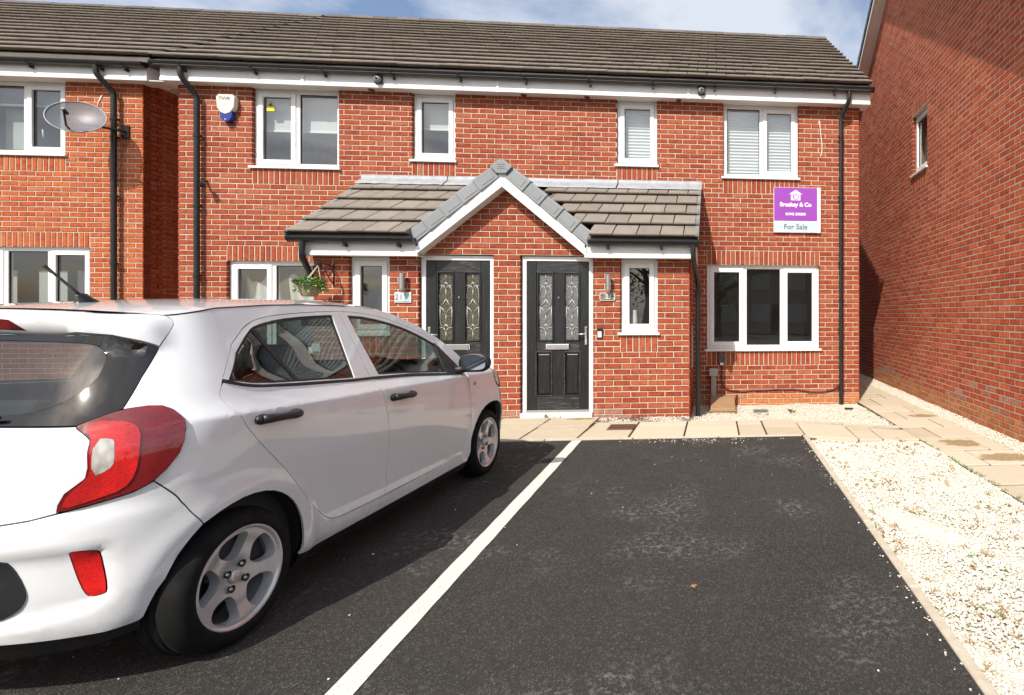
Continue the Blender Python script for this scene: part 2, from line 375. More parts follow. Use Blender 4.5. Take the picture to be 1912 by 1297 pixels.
# ------------------------------------------------------------------ windows
def fquad(mb, fr, a0, a1, d0, d1, z0, z1, mi=0):
    vs = [fr.p(a, d, z) for z in (z0, z1) for a, d in ((a0,d0),(a1,d0),(a1,d1),(a0,d1))]
    mb.add(vs, [(0,3,2,1),(4,5,6,7),(0,1,5,4),(1,2,6,5),(2,3,7,6),(3,0,4,7)], mi)
def ring(mb, fr, a0, a1, z0, z1, wl, wr, wb, wt, d0, d1, mi=0):
    fquad(mb, fr, a0, a0+wl, d0, d1, z0, z1, mi); fquad(mb, fr, a1-wr, a1, d0, d1, z0, z1, mi)
    fquad(mb, fr, a0+wl, a1-wr, d0, d1, z0, z0+wb, mi); fquad(mb, fr, a0+wl, a1-wr, d0, d1, z1-wt, z1, mi)
def window(parent, fr, a0, a1, z0, z1, lights, label=None, sill=True, vent=True, recess=0.055, name='window', glass=None):
    """lights: (fraction_from, fraction_to, opening)"""
    mb = MB(); d = recess; fw = 0.058; zb = z0+0.035 if sill else z0
    ring(mb, fr, a0, a1, zb, z1, fw, fw, fw, fw, d, d+0.065)
    root = mb.build(name, M['upvc'], parent, bevel=0.004, seg=1)
    if label: root['label'] = label
    W_ = a1-a0
    for i, (f0, f1, opn) in enumerate(lights):
        x0, x1 = a0+W_*f0, a0+W_*f1
        if f0 > 0:
            b = MB(); fquad(b, fr, x0-0.033, x0+0.033, d+0.0015, d+0.063, zb+fw, z1-fw); b.build('mullion', M['upvc'], root, bevel=0.004, seg=1)
        g0 = x0+(fw if f0 == 0 else 0.033); g1 = x1-(fw if f1 == 1 else 0.033); q0, q1 = zb+fw, z1-fw
        if opn:
            b = MB(); o_ = 0.012; ring(b, fr, g0-o_, g1+o_, q0-o_, q1+o_, 0.066, 0.066, 0.066, 0.066, d-0.014, d+0.05)
            b.build('sash', M['upvc'], root, bevel=0.005, seg=1); g0 += 0.05; g1 -= 0.05; q0 += 0.05; q1 -= 0.05
        b = MB(); ring(b, fr, g0, g1, q0, q1, 0.009, 0.009, 0.009, 0.009, d+0.014, d+0.03); b.build('gasket', M['blackrub'], root)
        b = MB(); b.add([fr.p(g0-.004,d+0.024,q0-.004), fr.p(g1+.004,d+0.024,q0-.004), fr.p(g1+.004,d+0.024,q1+.004), fr.p(g0-.004,d+0.024,q1+.004)], [(0,1,2,3)])
        b.build('pane', glass or M['glass'], root, recalc=False)
    if sill:
        b = MB(); fquad(b, fr, a0-0.03, a1+0.03, -0.035, d+0.06, z0, z0+0.034); b.build('sill', M['upvc'], root, bevel=0.006)
    if vent:
        b = MB(); fquad(b, fr, a0+0.002, a1-0.002, 0.018, d+0.03, z1+0.001, z1+0.026); b.build('head_trim', M['upvc'], root, bevel=0.004, seg=1)
    return root
def backing(parent, fr, a0, a1, z0, z1, d, m_, name):
    mb = MB(); fquad(mb, fr, a0, a1, d, d+0.01, z0, z1); return mb.build(name, m_, parent)
def blind_mat(name, c, pitch, depth=0.5):
    m = mat(name, c, 0.8); t = m.node_tree; b = bsdf(m); s_ = N(t, 'ShaderNodeSeparateXYZ'); L(t, pos(t), s_.inputs[0])
    wv = mth(t, 'SINE', mth(t, 'MULTIPLY', s_.outputs[2], 2*math.pi/pitch)); bump(t, wv, depth, pitch*0.25, b); return m
M['roller'] = mat('roller_blind', (0.62,0.63,0.62), 0.85)
M['pleated'] = mat('pleated_blind', (0.78,0.79,0.79), 0.8)
M['curtain'] = mat('white_curtain', (0.66,0.65,0.60), 0.9)
M['blindbar'] = mat('blind_bar', (0.78,0.78,0.76), 0.5)

# ------------------------------------------------------------------ roofs
def tiles(parent, x0, x1, y_e, z_e, y_t, tanp, gauge, wid, m_, singles=0, seed=3, skip=None, th=0.058, name='tile', trim=None):
    """courses of flat interlocking tiles on a slope rising towards +Y; eave line at (y_e, z_e)"""
    rs = random.Random(seed); ang = math.atan(tanp); c, s_ = math.cos(ang), math.sin(ang)
    Ls = (y_t-y_e)/c; rows = int(math.ceil(Ls/gauge)); items = []
    for r_ in range(rows):
        u0 = r_*gauge; u1 = min(u0+gauge+0.06, Ls+0.02); off = (wid/2 if r_ % 2 else 0.0)
        k = -1
        while True:
            a0 = x0-off+k*wid; a1 = a0+wid; k += 1
            if a0 >= x1-0.01: break
            b0, b1 = max(a0, x0), min(a1, x1)
            if b1-b0 < 0.02: continue
            if trim:
                t0, t1 = trim(r_)
                if b0 >= t0 and b1 <= t1: continue
                if b0 < t0 < b1: b1 = t0
                elif b0 < t1 < b1: b0 = t1
                if b1-b0 < 0.02: continue
            items.append((b0, b1, u0, u1, r_))
    def P(a, u, h): return Vector((a, y_e+u*c-h*s_, z_e+u*s_+h*c))
    order = sorted(range(len(items)), key=lambda i: (P((items[i][0]+items[i][1])/2, items[i][2], 0)-CAMP).length)
    sing = set(order[:singles]); mb = MB(); cache = {}
    for i, (b0, b1, u0, u1, r_) in enumerate(items):
        j = rs.uniform(-0.003, 0.003); du = rs.uniform(-0.004, 0.004); g = 0.0022; L_ = u1-u0; wd = b1-b0
        e = 0.006
        vs = [(-wd/2+g,0.045,-0.006),(wd/2-g,0.045,-0.006),(wd/2-g,0,th-0.014),(-wd/2+g,0,th-0.014),(-wd/2+g+e,e,th),(wd/2-g-e,e,th),(-wd/2+g,L_,-0.014),(wd/2-g,L_,-0.014),(-wd/2+g+e,L_,0.003),(wd/2-g-e,L_,0.003)]
        fs = [(0,1,2,3),(3,2,5,4),(4,5,9,8),(0,3,8,6),(3,4,8),(1,7,9,2),(2,9,5),(0,6,7,1)]
        if i in sing:
            key = (round(wd, 3), round(L_, 3))
            if key not in cache:
                me = bpy.data.meshes.new(name); me.from_pydata(vs, [], fs); me.materials.append(m_); me.update(); cache[key] = me
            o = bpy.data.objects.new(name, cache[key]); COL.objects.link(o); o.parent = parent
            o.location = P((b0+b1)/2, u0+du, 0.004+j); o.rotation_euler = (ang+rs.uniform(-0.003,0.003), 0, rs.uniform(-0.004,0.004))
        else:
            mb.add([P((b0+b1)/2+x, u0+du+y, 0.004+j+z) for x, y, z in vs], fs)
    if mb.v: kind(mb.build('tiling', m_, parent, recalc=False), 'stuff')
def gutter(parent, x0, x1, y, z, brackets, rad=0.056, name='gutter', stops=True, m_=None):
    """half-round gutter; (y, z): centre of its rim"""
    mb = MB(); n = 10; pr_ = []
    for k in range(n+1):
        t = math.pi+math.pi*k/n; pr_.append((y+rad*math.cos(t), z+rad*1.05*math.sin(t)))
    inner = [(y+(rad-0.004)*math.cos(math.pi+math.pi*k/n), z+(rad-0.004)*1.05*math.sin(math.pi+math.pi*k/n)) for k in range(n, -1, -1)]
    mb.prism_x(pr_+inner, x0, x1)
    mb.prism_x([(y-rad-0.006, z-0.008), (y-rad+0.006, z-0.008), (y-rad+0.006, z+0.006), (y-rad-0.006, z+0.006)], x0, x1)
    if stops:
        for xe in (x0-0.012, x1):
            mb.prism_x([(y+(rad+.006)*math.cos(math.pi+math.pi*k/n), z+.008+(rad+.014)*math.sin(math.pi+math.pi*k/n)) for k in range(n+1)], xe, xe+0.012)
    g = mb.build(name, m_ or M['gutter'], parent, smooth='auto')
    for bx_ in brackets:
        b = MB(); pr2 = [(y+(rad+0.004)*math.cos(math.pi+math.pi*k/n), z+(rad+0.006)*math.sin(math.pi+math.pi*k/n)) for k in range(n+1)]
        pr3 = [(y+(rad+0.0005)*math.cos(math.pi+math.pi*k/n), z+(rad+0.0025)*math.sin(math.pi+math.pi*k/n)) for k in range(n, -1, -1)]
        b.prism_x(pr2+pr3, bx_-0.016, bx_+0.016); b.box(bx_-0.014, bx_+0.014, y+0.0, y+rad+0.02, z-rad-0.05, z-rad-0.012)
        b.build('bracket', M['gutter'], g)
    return g
def downpipe(parent, path, rad=0.034, clips=(), name='downpipe', hopper=None, m_=None):
    mb = MB(); mb.tube(path, rad, 14); g = mb.build(name, m_ or M['gutter'], parent, smooth='auto')
    for c in clips:
        b = MB(); c = Vector(c); b.lathe([(rad+0.001, -0.018), (rad+0.008, -0.018), (rad+0.008, 0.018), (rad+0.001, 0.018)], c, 'z', 14)
        b.box(c.x-0.045, c.x+0.045, c.y+0.012, c.y+rad+0.006, c.z-0.012, c.z+0.012); b.build('pipe_clip', M['gutter'], g)
    return g
def bend(pts, r=0.05, n=5):                   # round the corners of a polyline
    pts = [Vector(p) for p in pts]; o = [pts[0]]
    for i in range(1, len(pts)-1):
        a, b, c = pts[i-1], pts[i], pts[i+1]; ra = min(r, (a-b).length*0.45); rc = min(r, (c-b).length*0.45)
        p, q = b+(a-b).normalized()*ra, b+(c-b).normalized()*rc
        for k in range(n+1):
            t = k/n; o.append(p*(1-t)**2+b*2*t*(1-t)+q*t*t)
    o.append(pts[-1]); return o
# ------------------------------------------------------------------ the pair of houses in the middle
XC = -2.69; HX0, HX1 = XC-5.0, XC+5.0; SOF = 4.645
house = empty('brick_house', (XC, 3.4, -0.1), 'red brick house with two black front doors under one gabled porch', 'house')
F0 = Frame((0,0,0), 0)
def both(u0, u1): return [(XC+u0, XC+u1), (XC-u1, XC-u0)]
op, sol, wins = [], [], []
for a0, a1 in both(2.825, 4.01): op.append((a0, a1, lat(46), SOF)); sol.append((a0, a1, 43)); wins.append(('W14', a0, a1, lat(46), SOF))
for a0, a1 in both(1.19, 1.80): op.append((a0, a1, lat(48), SOF)); sol.append((a0, a1, 45)); wins.append(('W23', a0, a1, lat(48), SOF))
for a0, a1 in both(2.57, 4.35): op.append((a0, a1, lat(10), lat(28))); sol += [(a0, a1, 28), (a0, a1, 7)]; wins.append(('W56', a0, a1, lat(10), lat(28)))
PH = 2.363; PY = -1.20
wall = core(F0, HX0+0.014, HX1-0.014, -0.3, 4.80, op, M['mortar'], 'wall', house)
def main_m(n, a): return M['brick_plinth'] if n <= 0 else M['brick']
def front_vis(a, z): return not (abs(a-XC) < PH+0.1 and z < 3.2) and not (a < -5.2 and z < 1.35)
brick_wall(wall, F0, HX0, HX1, -3, 62, op, sol, singles=300, mats=main_m, phase=HX1+0.0055, seed=2, vis=front_vis)
# side and back walls, gables
side = MB()
FR = Frame((HX1, 0, 0), R(90)); FL = Frame((HX0, 6.6, 0), R(-90))
wr = core(FR, 0.285, 6.6, -0.3, 4.8, [], M['mortar'], 'side_wall', house, extra=[(0.285,4.8),(6.6,4.8),(3.3,6.9)])
wl = core(FL, 0.0, 6.315, -0.3, 4.8, [], M['mortar'], 'side_wall', house, extra=[(0.0,4.8),(6.315,4.8),(3.3,6.9)])
brick_wall(wr, FR, 0.106, 6.6, -3, 92, clips=[(-0.68,1,4.72),(0.68,1,4.72+0.68*6.6)], mats=main_m, phase=0.1, seed=3)
brick_wall(wl, FL, 0.0, 6.494, -3, 92, clips=[(-0.68,1,4.72),(0.68,1,4.72+0.68*6.6)], mats=main_m, phase=0.0, seed=4)
b = MB(); b.box(HX0+0.3, HX1-0.3, 6.3, 6.6, -0.3, 4.8); b.build('back_wall', M['mortar'], house)
b = MB(); b.box(HX0+0.29, HX1-0.29, 0.29, 6.29, -0.02, 0.0); b.box(HX0+0.29, HX1-0.29, 0.285, 6.29, 2.45, 2.68); b.box(HX0+0.29, HX1-0.29, 0.0, 6.29, 4.72, 4.8)
b.box(HX0+0.29, HX1-0.29, 3.6, 3.7, 0.0, 4.7); b.box(XC-0.05, XC+0.05, 0.285, 3.59, 0.0, 4.71); b.box(-0.7, -0.6, 0.285, 3.59, 2.69, 4.71); b.box(-4.9, -4.8, 0.285, 3.59, 2.69, 4.71)
b.build('room_partition', M['plaster'], house)
# windows
for k, (t_, a0, a1, z0, z1) in enumerate(wins):
    left = a0 < XC
    if t_ == 'W14':
        lights = [(0, .49, True), (.49, 1, False)] if left else [(0, .51, False), (.51, 1, True)]
        wd = window(house, F0, a0, a1, z0, z1, lights, vent=False)
        if left:
            backing(wd, F0, a0+0.06, a1-0.06, z0+0.62, z1-0.05, 0.19, M['roller'], 'roller_blind'); bb = MB(); fquad(bb, F0, a0+0.06, a1-0.06, 0.18, 0.2, z0+0.595, z0+0.625); bb.build('blind_bar', M['blindbar'], wd)
            s_ = MB(); s_.box(a0+0.145, a0+0.25, 0.069, 0.073, z1-0.31, z1-0.245); so_ = s_.build('warning_sticker', mat('yellow_print', (0.75,0.68,0.05), 0.5), wd)
            s_ = MB(); s_.prism_y([(a0+0.150, z1-0.242), (a0+0.245, z1-0.242), (a0+0.198, z1-0.165)], 0.069, 0.073); s_.build('warning_triangle', mat('yellow_print_dull', (0.55,0.55,0.18), 0.5), wd)
            s_ = MB(); s_.prism_y([(a0+0.165, z1-0.236), (a0+0.230, z1-0.236), (a0+0.198, z1-0.185)], 0.0665, 0.0685); s_.build('warning_print', mat('black_print', (0.06,0.06,0.05), 0.6), wd)
        else:
            for f0, f1 in ((a0+0.065, a0+0.60), (a0+0.66, a1-0.08)):
                pb = MB(); z = z0+0.09
                while z < z1-0.06:
                    zz = min(z+0.05, z1-0.05); ym = 0.15
                    pb.add([(f0,ym,z),(f1,ym,z),(f1,ym+0.018,(z+zz)/2),(f0,ym+0.018,(z+zz)/2),(f1,ym,zz),(f0,ym,zz)], [(0,1,2,3),(3,2,4,5)]); z = zz
                pb.build('pleated_blind', M['pleated'], wd, recalc=False)
    elif t_ == 'W23':
        wd = window(house, F0, a0, a1, z0, z1, [(0, 1, True)], vent=False)
        if left:
            backing(wd, F0, a0+0.06, a1-0.06, z0+0.56, z1-0.05, 0.19, M['roller'], 'roller_blind'); bb = MB(); fquad(bb, F0, a0+0.06, a1-0.06, 0.18, 0.2, z0+0.535, z0+0.562); bb.build('blind_bar', M['blindbar'], wd)
        else:
            pb = MB(); z = z0+0.1
            while z < z1-0.06:
                zz = min(z+0.05, z1-0.05); ym = 0.15
                pb.add([(a0+.06,ym,z),(a1-.06,ym,z),(a1-.06,ym+0.018,(z+zz)/2),(a0+.06,ym+0.018,(z+zz)/2),(a1-.06,ym,zz),(a0+.06,ym,zz)], [(0,1,2,3),(3,2,4,5)]); z = zz
            pb.build('pleated_blind', M['pleated'], wd, recalc=False)
    else:
        wd = window(house, F0, a0, a1, z0, z1, [(0, .333, True), (.333, .667, False), (.667, 1, True)])
        if left:                                   # gathered white curtain on a rail
            cb = MB(); nx = 90; x0_, x1_ = a0+0.05, a1-0.05
            for row, zz in enumerate((1.50, 1.56, 1.64, 1.72, 1.80, 1.88)):
                for i in range(nx+1):
                    x = x0_+(x1_-x0_)*i/nx; sag = 0.05*math.sin(i*0.35+row*0.3)+0.03*math.sin(i*0.9)
                    cb.v.append((x, 0.24+0.03*math.sin(i*0.8+row*0.5), zz+sag*(1 if row in (0, 5) else 0.6)))
            for row in range(5):
                for i in range(nx): q = row*(nx+1)+i; cb.f.append((q, q+1, q+nx+2, q+nx+1)); cb.m.append(0)
            cb.build('curtain', M['curtain'], wd, smooth=True, recalc=False)
            cb = MB(); fquad(cb, F0, a0+0.05, a1-0.05, 0.2, 0.215, 0.95, 1.47); cb.build('lower_blind', mat('grey_blind', (0.16,0.16,0.19), 0.8), wd)
            cb = MB(); fquad(cb, F0, a0+0.05, a1-0.05, 0.19, 0.225, 1.47, 1.50); cb.build('blind_bar', M['blindbar'], wd)
# eaves: soffit, fascia, gutter
EX0, EX1 = HX0-0.10, HX1+0.13
b = MB(); b.box(EX0+0.012, EX1-0.002, -0.139, 0.12, SOF+0.002, SOF+0.014); soff = b.build('soffit', M['fascia'], house)
b = MB(); b.box(EX0+0.01, EX1, -0.160, -0.140, SOF-0.004, 4.845); b.box(EX0+0.01, EX1, -0.168, -0.1605, SOF-0.004, SOF+0.04); fas = b.build('fascia', M['fascia'], house, bevel=0.003, seg=1)
for xj in (-5.9, -3.2, -0.4):
    b = MB(); b.box(xj-0.02, xj+0.02, -0.1715, -0.1685, SOF-0.006, 4.80); b.build('fascia_joint', M['upvc'], fas)
gx = [EX0+0.35+i*0.93 for i in range(11)]
gutter(house, EX0-0.02, EX1+0.03, -0.222, 4.872, gx, 0.058)
for xs_ in (-5.02, -2.86, -1.93, -0.55):           # small round vents under the eaves
    b = MB(); b.lathe([(0.0005,-0.012),(0.035,-0.012),(0.045,0.001),(0.0005,0.001)], (xs_, -0.07, SOF), 'z', 16); b.build('soffit_light', mat('brown_bezel', (0.08,0.05,0.03), 0.4), soff)
# main roof
TP = 0.695; YE, ZE, YR = -0.285, 4.905, 3.27; ZR = ZE+TP*(YR-YE)
roof = MB()
for s_ in (0, 1):
    y0, y1 = (YE+0.02, YR) if s_ == 0 else (2*YR-YE, YR)
    roof.prism_x([(y0, ZE-0.015), (y1, ZR-0.015), (y1, ZR-0.10), (y0, ZE-0.08)], EX0+0.02, EX1-0.02)
roof = roof.build('roof', M['tile_dark'], house)
tiles(roof, EX0, EX1, YE, ZE, YR, TP, 0.300, 0.295, M['tile'], singles=300, seed=5)
ang = math.atan(TP)
nr = 23; Lr = (EX1-EX0)/nr
for i in range(nr):
    b = MB(); x0_, x1_ = EX0+i*Lr, EX0+(i+1)*Lr-0.008; z_ = ZR+0.065+(0.004 if i % 2 else 0)
    b.prism_x([(YR-0.12, z_-0.085), (YR-0.03, z_), (YR+0.03, z_), (YR+0.12, z_-0.085), (YR+0.11, z_-0.1), (YR, z_-0.035), (YR-0.11, z_-0.1)], x0_, x1_)
    b.build('ridge_tile', M['tile_dark'], roof)
def verge_caps(parent, x, side_, ye, ze, yr, tanp, gauge, m_):
    a_ = math.atan(tanp); c_, s_ = math.cos(a_), math.sin(a_); n_ = int((yr-ye)/c_/gauge)+1
    for i in range(n_):
        u0, u1 = i*gauge-0.01, min((i+1)*gauge+0.02, (yr-ye)/c_); b = MB(); vs = []
        for u, h1 in ((u0, 0.05), (u1, 0.022)):
            for h, xx in ((-0.10, x), (h1, x), (h1, x-side_*0.045), (h1-0.012, x-side_*0.045), (h1-0.012, x-side_*0.008), (-0.10, x-side_*0.008)):
                vs.append((xx, ye+u*c_-h*s_, ze+u*s_+h*c_))
        b.add(vs, [(0,1,2,3,4,5), (11,10,9,8,7,6)]+[(i_, 6+i_, 6+(i_+1)%6, (i_+1)%6) for i_ in range(6)]); b.build('verge_cap', m_, parent)
verge_caps(roof, EX0-0.006, -1, YE, ZE, YR, TP, 0.300, M['gutter'])
# bargeboards of the two plain gables
for xb, s_ in ((EX1-0.03, 1), (EX0+0.03, -1)):
    b = MB(); b.prism_x([(YE+0.12, ZE-0.06+0.07), (YR, ZR-0.11), (2*YR-YE-0.12, ZE+0.01), (2*YR-YE-0.12, ZE-0.15), (YR, ZR-0.28), (YE+0.12, ZE-0.15)], xb-0.012, xb+0.012); b.build('bargeboard', M['fascia'], house)

# ------------------------------------------------------------------ porch
q0, q1 = XC-PH, XC+PH
FP = Frame((0, PY, 0), 0); DOORH = lat(28)
pop, psol = [], []
for a0, a1 in both(0.168, 1.092): pop.append((a0, a1, -0.3, DOORH-0.004))
for a0, a1 in both(1.447, 1.933): pop.append((a0, a1, lat(14), 2.085)); psol.append((a0, a1, 11))
GP = 0.838; GB = 2.965                        # gable slope, bottom of bargeboard at the apex
pw = core(FP, q0+0.014, q1-0.014, -0.3, 2.14, pop, M['mortar'], 'porch_wall', house, d1=0.20, extra=[(XC-1.12,2.14),(XC+1.12,2.14),(XC+0.1,3.02),(XC-0.1,3.02)])
def porch_vis(a, z): return a > -4.95 and z < 2.9 and not (a < -2.95 and z < 1.15+0.0*(a)) and not (a < -3.3 and z < 1.45)
brick_wall(pw, FP, q0, q1, -3, 40, pop, psol, clips=[(GP,1,GB+0.1+GP*XC),(-GP,1,GB+0.1-GP*XC),], clip_from=2.18, singles=300, phase=q1+0.0055, seed=6, vis=porch_vis,
           mats=lambda n, a: M['brick_bloom'] if (n <= 0 and a < -1.2) else M['brick'])
FPR = Frame((q1, PY, 0), R(90)); FPL = Frame((q0, -0.01, 0), R(-90))
pr_w = core(FPR, 0.205, 1.195, -0.3, 2.2, [], M['mortar'], 'porch_side_wall', house, d1=0.2); brick_wall(pr_w, FPR, 0.106, 1.19, -3, 29, phase=0.1, seed=7)
pl_w = core(FPL, 0.0, 0.98, -0.3, 2.2, [], M['mortar'], 'porch_side_wall', house, d1=0.2); brick_wall(pl_w, FPL, 0.0, 1.08, -3, 29, phase=0.1, seed=8)
b = MB(); b.box(XC-0.06, XC+0.06, PY+0.21, -0.01, 0.0, 2.2); b.box(q0+0.21, q1-0.21, PY+0.2, -0.01, -0.03, 0.0); b.build('porch_floor', M['dark'], house)
# porch windows
M['frost'] = None
fm = bpy.data.materials.new('obscured_glass'); fm.use_nodes = True; t = fm.node_tree; bb_ = bsdf(fm)
bb_.inputs['Base Color'].default_value = (0.035,0.037,0.036,1); bb_.inputs['Roughness'].default_value = 0.12; bb_.inputs['Specular IOR Level'].default_value = 0.6
bump(t, noise(t, 90, 3, 0.6, pos(t)).outputs[0], 0.35, 0.004, bb_); M['frost'] = fm
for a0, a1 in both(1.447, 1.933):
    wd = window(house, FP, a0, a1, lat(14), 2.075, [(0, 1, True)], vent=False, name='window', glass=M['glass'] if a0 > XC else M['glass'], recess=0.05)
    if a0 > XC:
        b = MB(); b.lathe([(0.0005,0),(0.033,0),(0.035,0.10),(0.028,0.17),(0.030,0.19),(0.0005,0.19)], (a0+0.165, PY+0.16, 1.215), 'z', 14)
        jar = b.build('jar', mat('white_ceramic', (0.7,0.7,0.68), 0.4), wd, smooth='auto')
    backing(wd, FP, a0+0.02, a1-0.02, lat(14)+0.02, 2.06, 0.26, mat('dim_room', (0.022,0.022,0.019), 0.9), 'dim_room_backing')  # near-black sheet stands in for the unlit space behind the porch glass
# doors
M['doorskin'] = mat('black_wood_grain', (0.012,0.013,0.013), 0.42); t = M['doorskin'].node_tree; bb_ = bsdf(M['doorskin'])
mp = N(t, 'ShaderNodeMapping'); mp.inputs['Scale'].default_value = (28, 28, 2.2); L(t, pos(t), mp.inputs[0])
gn = noise(t, 2.4, 6, 0.7, mp.outputs[0]); L(t, ramp(t, [(0.42,(0.006,0.0065,0.007)),(0.60,(0.014,0.015,0.016)),(0.74,(0.050,0.052,0.055))], gn.outputs[0]).outputs[0], bb_.inputs['Base Color'])
bump(t, gn.outputs[0], 0.5, 0.003, bb_)
M['railskin'] = mat('black_rail_grain', (0.02,0.02,0.02), 0.45); t = M['railskin'].node_tree; bb_ = bsdf(M['railskin'])
mp = N(t, 'ShaderNodeMapping'); mp.inputs['Scale'].default_value = (2.2, 20, 24); L(t, pos(t), mp.inputs[0])
gn = noise(t, 2.6, 6, 0.7, mp.outputs[0]); gn.inputs['Distortion'].default_value = 0.6
L(t, ramp(t, [(0.42,(0.008,0.0085,0.009)),(0.55,(0.028,0.03,0.031)),(0.66,(0.10,0.104,0.108))], gn.outputs[0]).outputs[0], bb_.inputs['Base Color']); bump(t, gn.outputs[0], 0.5, 0.003, bb_)
def door_glass(name, c0, c1, rough):
    m = mat(name, c0, rough); t = m.node_tree; bb_ = bsdf(m); v = N(t, 'ShaderNodeTexVoronoi'); v.inputs['Scale'].default_value = 45; L(t, pos(t), v.inputs[0])
    L(t, mixc(t, noise(t, 30, 4, 0.7, pos(t)).outputs[0], c0, c1), bb_.inputs['Base Color']); bump(t, v.outputs[0], 0.9, 0.006, bb_); bb_.inputs['Specular IOR Level'].default_value = 0.7
    return m
M['dglass_a'] = door_glass('textured_brown_glass', (0.045,0.042,0.028), (0.10,0.09,0.06), 0.12)
M['dglass_b'] = door_glass('textured_clear_glass', (0.06,0.062,0.06), (0.22,0.225,0.22), 0.10)
def door(a0, a1, label, gm, handle_right, with_handle=True):
    fr = FP; z0, z1 = 0.015, DOORH-0.012; r_ = 0.05
    mb = MB(); fwd = 0.062
    fquad(mb, fr, a0+0.004, a0+fwd, r_, r_+0.07, z0, z1); fquad(mb, fr, a1-fwd, a1-0.004, r_, r_+0.07, z0, z1); fquad(mb, fr, a0+fwd, a1-fwd, r_, r_+0.07, z1-fwd, z1)
    frame = mb.build('door_frame', M['upvc'], house, bevel=0.004, seg=1)
    mb = MB(); fquad(mb, fr, a0+0.004, a1-0.004, -0.03, r_+0.075, -0.02, 0.055); mb.build('threshold', M['upvc'], frame, bevel=0.006)
    mb = MB(); fquad(mb, fr, a0+fwd, a1-fwd, 0.02, r_+0.03, 0.0555, 0.085); mb.build('weather_bar', M['steel'], frame, bevel=0.004, seg=1)
    l0, l1, k0, k1 = a0+fwd+0.004, a1-fwd-0.004, 0.087, z1-fwd-0.004; W_, H_ = l1-l0, k1-k0; dd = r_+0.012
    X = lambda f: l0+W_*f
    Z = lambda f: k1-H_*f
    leaf = MB(); g = [(X(.184), X(.407), Z(.532), Z(.078)), (X(.609), X(.832), Z(.532), Z(.078))]; lp = [(X(.149), X(.391), Z(.904), Z(.613)), (X(.609), X(.851), Z(.904), Z(.613))]
    # stiles and rails around the sunk panels
    xs_ = [X(0), X(.149), X(.407), X(.609), X(.851), X(1)]
    fquad(leaf, fr, X(0), X(.149), dd, dd+0.044, k0, k1); fquad(leaf, fr, X(.851), X(1), dd, dd+0.044, k0, k1); fquad(leaf, fr, X(.407), X(.609), dd, dd+0.044, Z(.904), Z(.078))
    dr = leaf.build('door', M['doorskin'], house, bevel=0.004, seg=1); dr['label'] = label
    for q_ in ((X(.149), X(.851), Z(.078), k1), (X(.149), X(.407), Z(.613), Z(.532)), (X(.609), X(.851), Z(.613), Z(.532)), (X(.149), X(.851), k0, Z(.904))):
        rl = MB(); fquad(rl, fr, q_[0], q_[1], dd+0.001, dd+0.044, q_[2], q_[3]); rl.build('door_rail', M['railskin'], dr, bevel=0.004, seg=1)
    for (x0_, x1_, y0_, y1_) in g:
        b = MB(); b.add([fr.p(x0_-.03,dd+0.02,y0_), fr.p(x1_+.03,dd+0.02,y0_), fr.p(x1_+.03,dd+0.02,y1_), fr.p(x0_-.03,dd+0.02,y1_)], [(0,1,2,3)]); b.build('door_pane', gm, dr, recalc=False)
        b = MB(); ring(b, fr, x0_-0.02, x1_+0.02, y0_-0.012, y1_+0.014, 0.022, 0.022, 0.022, 0.022, dd-0.012, dd+0.012); b.build('glazing_bead', M['doorskin'], dr, bevel=0.006)
        # leaded pattern
        ld = MB(); cx_, w2 = (x0_+x1_)/2, (x1_-x0_)/2-0.004; H2 = y1_-y0_
        P = lambda u, f: tuple(fr.p(cx_+u*w2, dd+0.014, y1_-H2*f))
        def ln(pts): ld.tube([P(*q) for q in pts], 0.0036, 5)
        for f, hh, ww in ((.19, .055, .42), (.50, .115, .86), (.81, .055, .42)):
            for sx in (-1, 1):
                for sy in (-1, 1): ln([(sx*ww, f), (sx*ww*.42, f+sy*hh*.42), (0, f+sy*hh)])
                if ww < .5: ln([(sx*ww, f), (sx*1.0, f)])
                else: ln([(sx*ww, f), (sx*1.0, f)])
        for f0_, f1_ in ((0, .135), (.245, .385), (.615, .755), (.865, 1)): ln([(0, f0_), (0, f1_)])
        for sx in (-1, 1):
            ln([(sx*.42, .19), (sx*.80, .24), (sx*.88, .34), (sx*.86, .50)]); ln([(sx*.42, .81), (sx*.80, .76), (sx*.88, .66), (sx*.86, .50)])
        ld.build('leadwork', M['leadcame'], dr, smooth=True)
    for (x0_, x1_, y0_, y1_) in lp:
        b = MB(); e1, e2 = 0.0, 0.035
        o_ = [fr.p(x0_,dd+0.02,y0_), fr.p(x1_,dd+0.02,y0_), fr.p(x1_,dd+0.02,y1_), fr.p(x0_,dd+0.02,y1_)]; i_ = [fr.p(x0_+e2,dd+0.004,y0_+e2), fr.p(x1_-e2,dd+0.004,y0_+e2), fr.p(x1_-e2,dd+0.004,y1_-e2), fr.p(x0_+e2,dd+0.004,y1_-e2)]
        b.add(o_+i_, [(0,1,5,4),(1,2,6,5),(2,3,7,6),(3,0,4,7),(4,5,6,7)]); b.build('door_panel', M['doorskin'], dr, recalc=False)
        b = MB(); ring(b, fr, x0_-0.014, x1_+0.014, y0_-0.014, y1_+0.014, 0.02, 0.02, 0.02, 0.02, dd-0.009, dd+0.012); b.build('panel_bead', M['railskin'], dr, bevel=0.006)
    b = MB(); x0_, x1_, y0_, y1_ = X(.30), X(.68), Z(.596), Z(.556); fquad(b, fr, x0_, x1_, dd-0.012, dd+0.005, y0_, y1_); lb = b.build('letterbox', M['chrome'], dr, bevel=0.006)
    b = MB(); fquad(b, fr, x0_+0.02, x1_-0.02, dd-0.017, dd-0.0125, y0_+0.012, y1_-0.012); b.build('letterbox_flap', M['steel'], lb, bevel=0.002, seg=1)
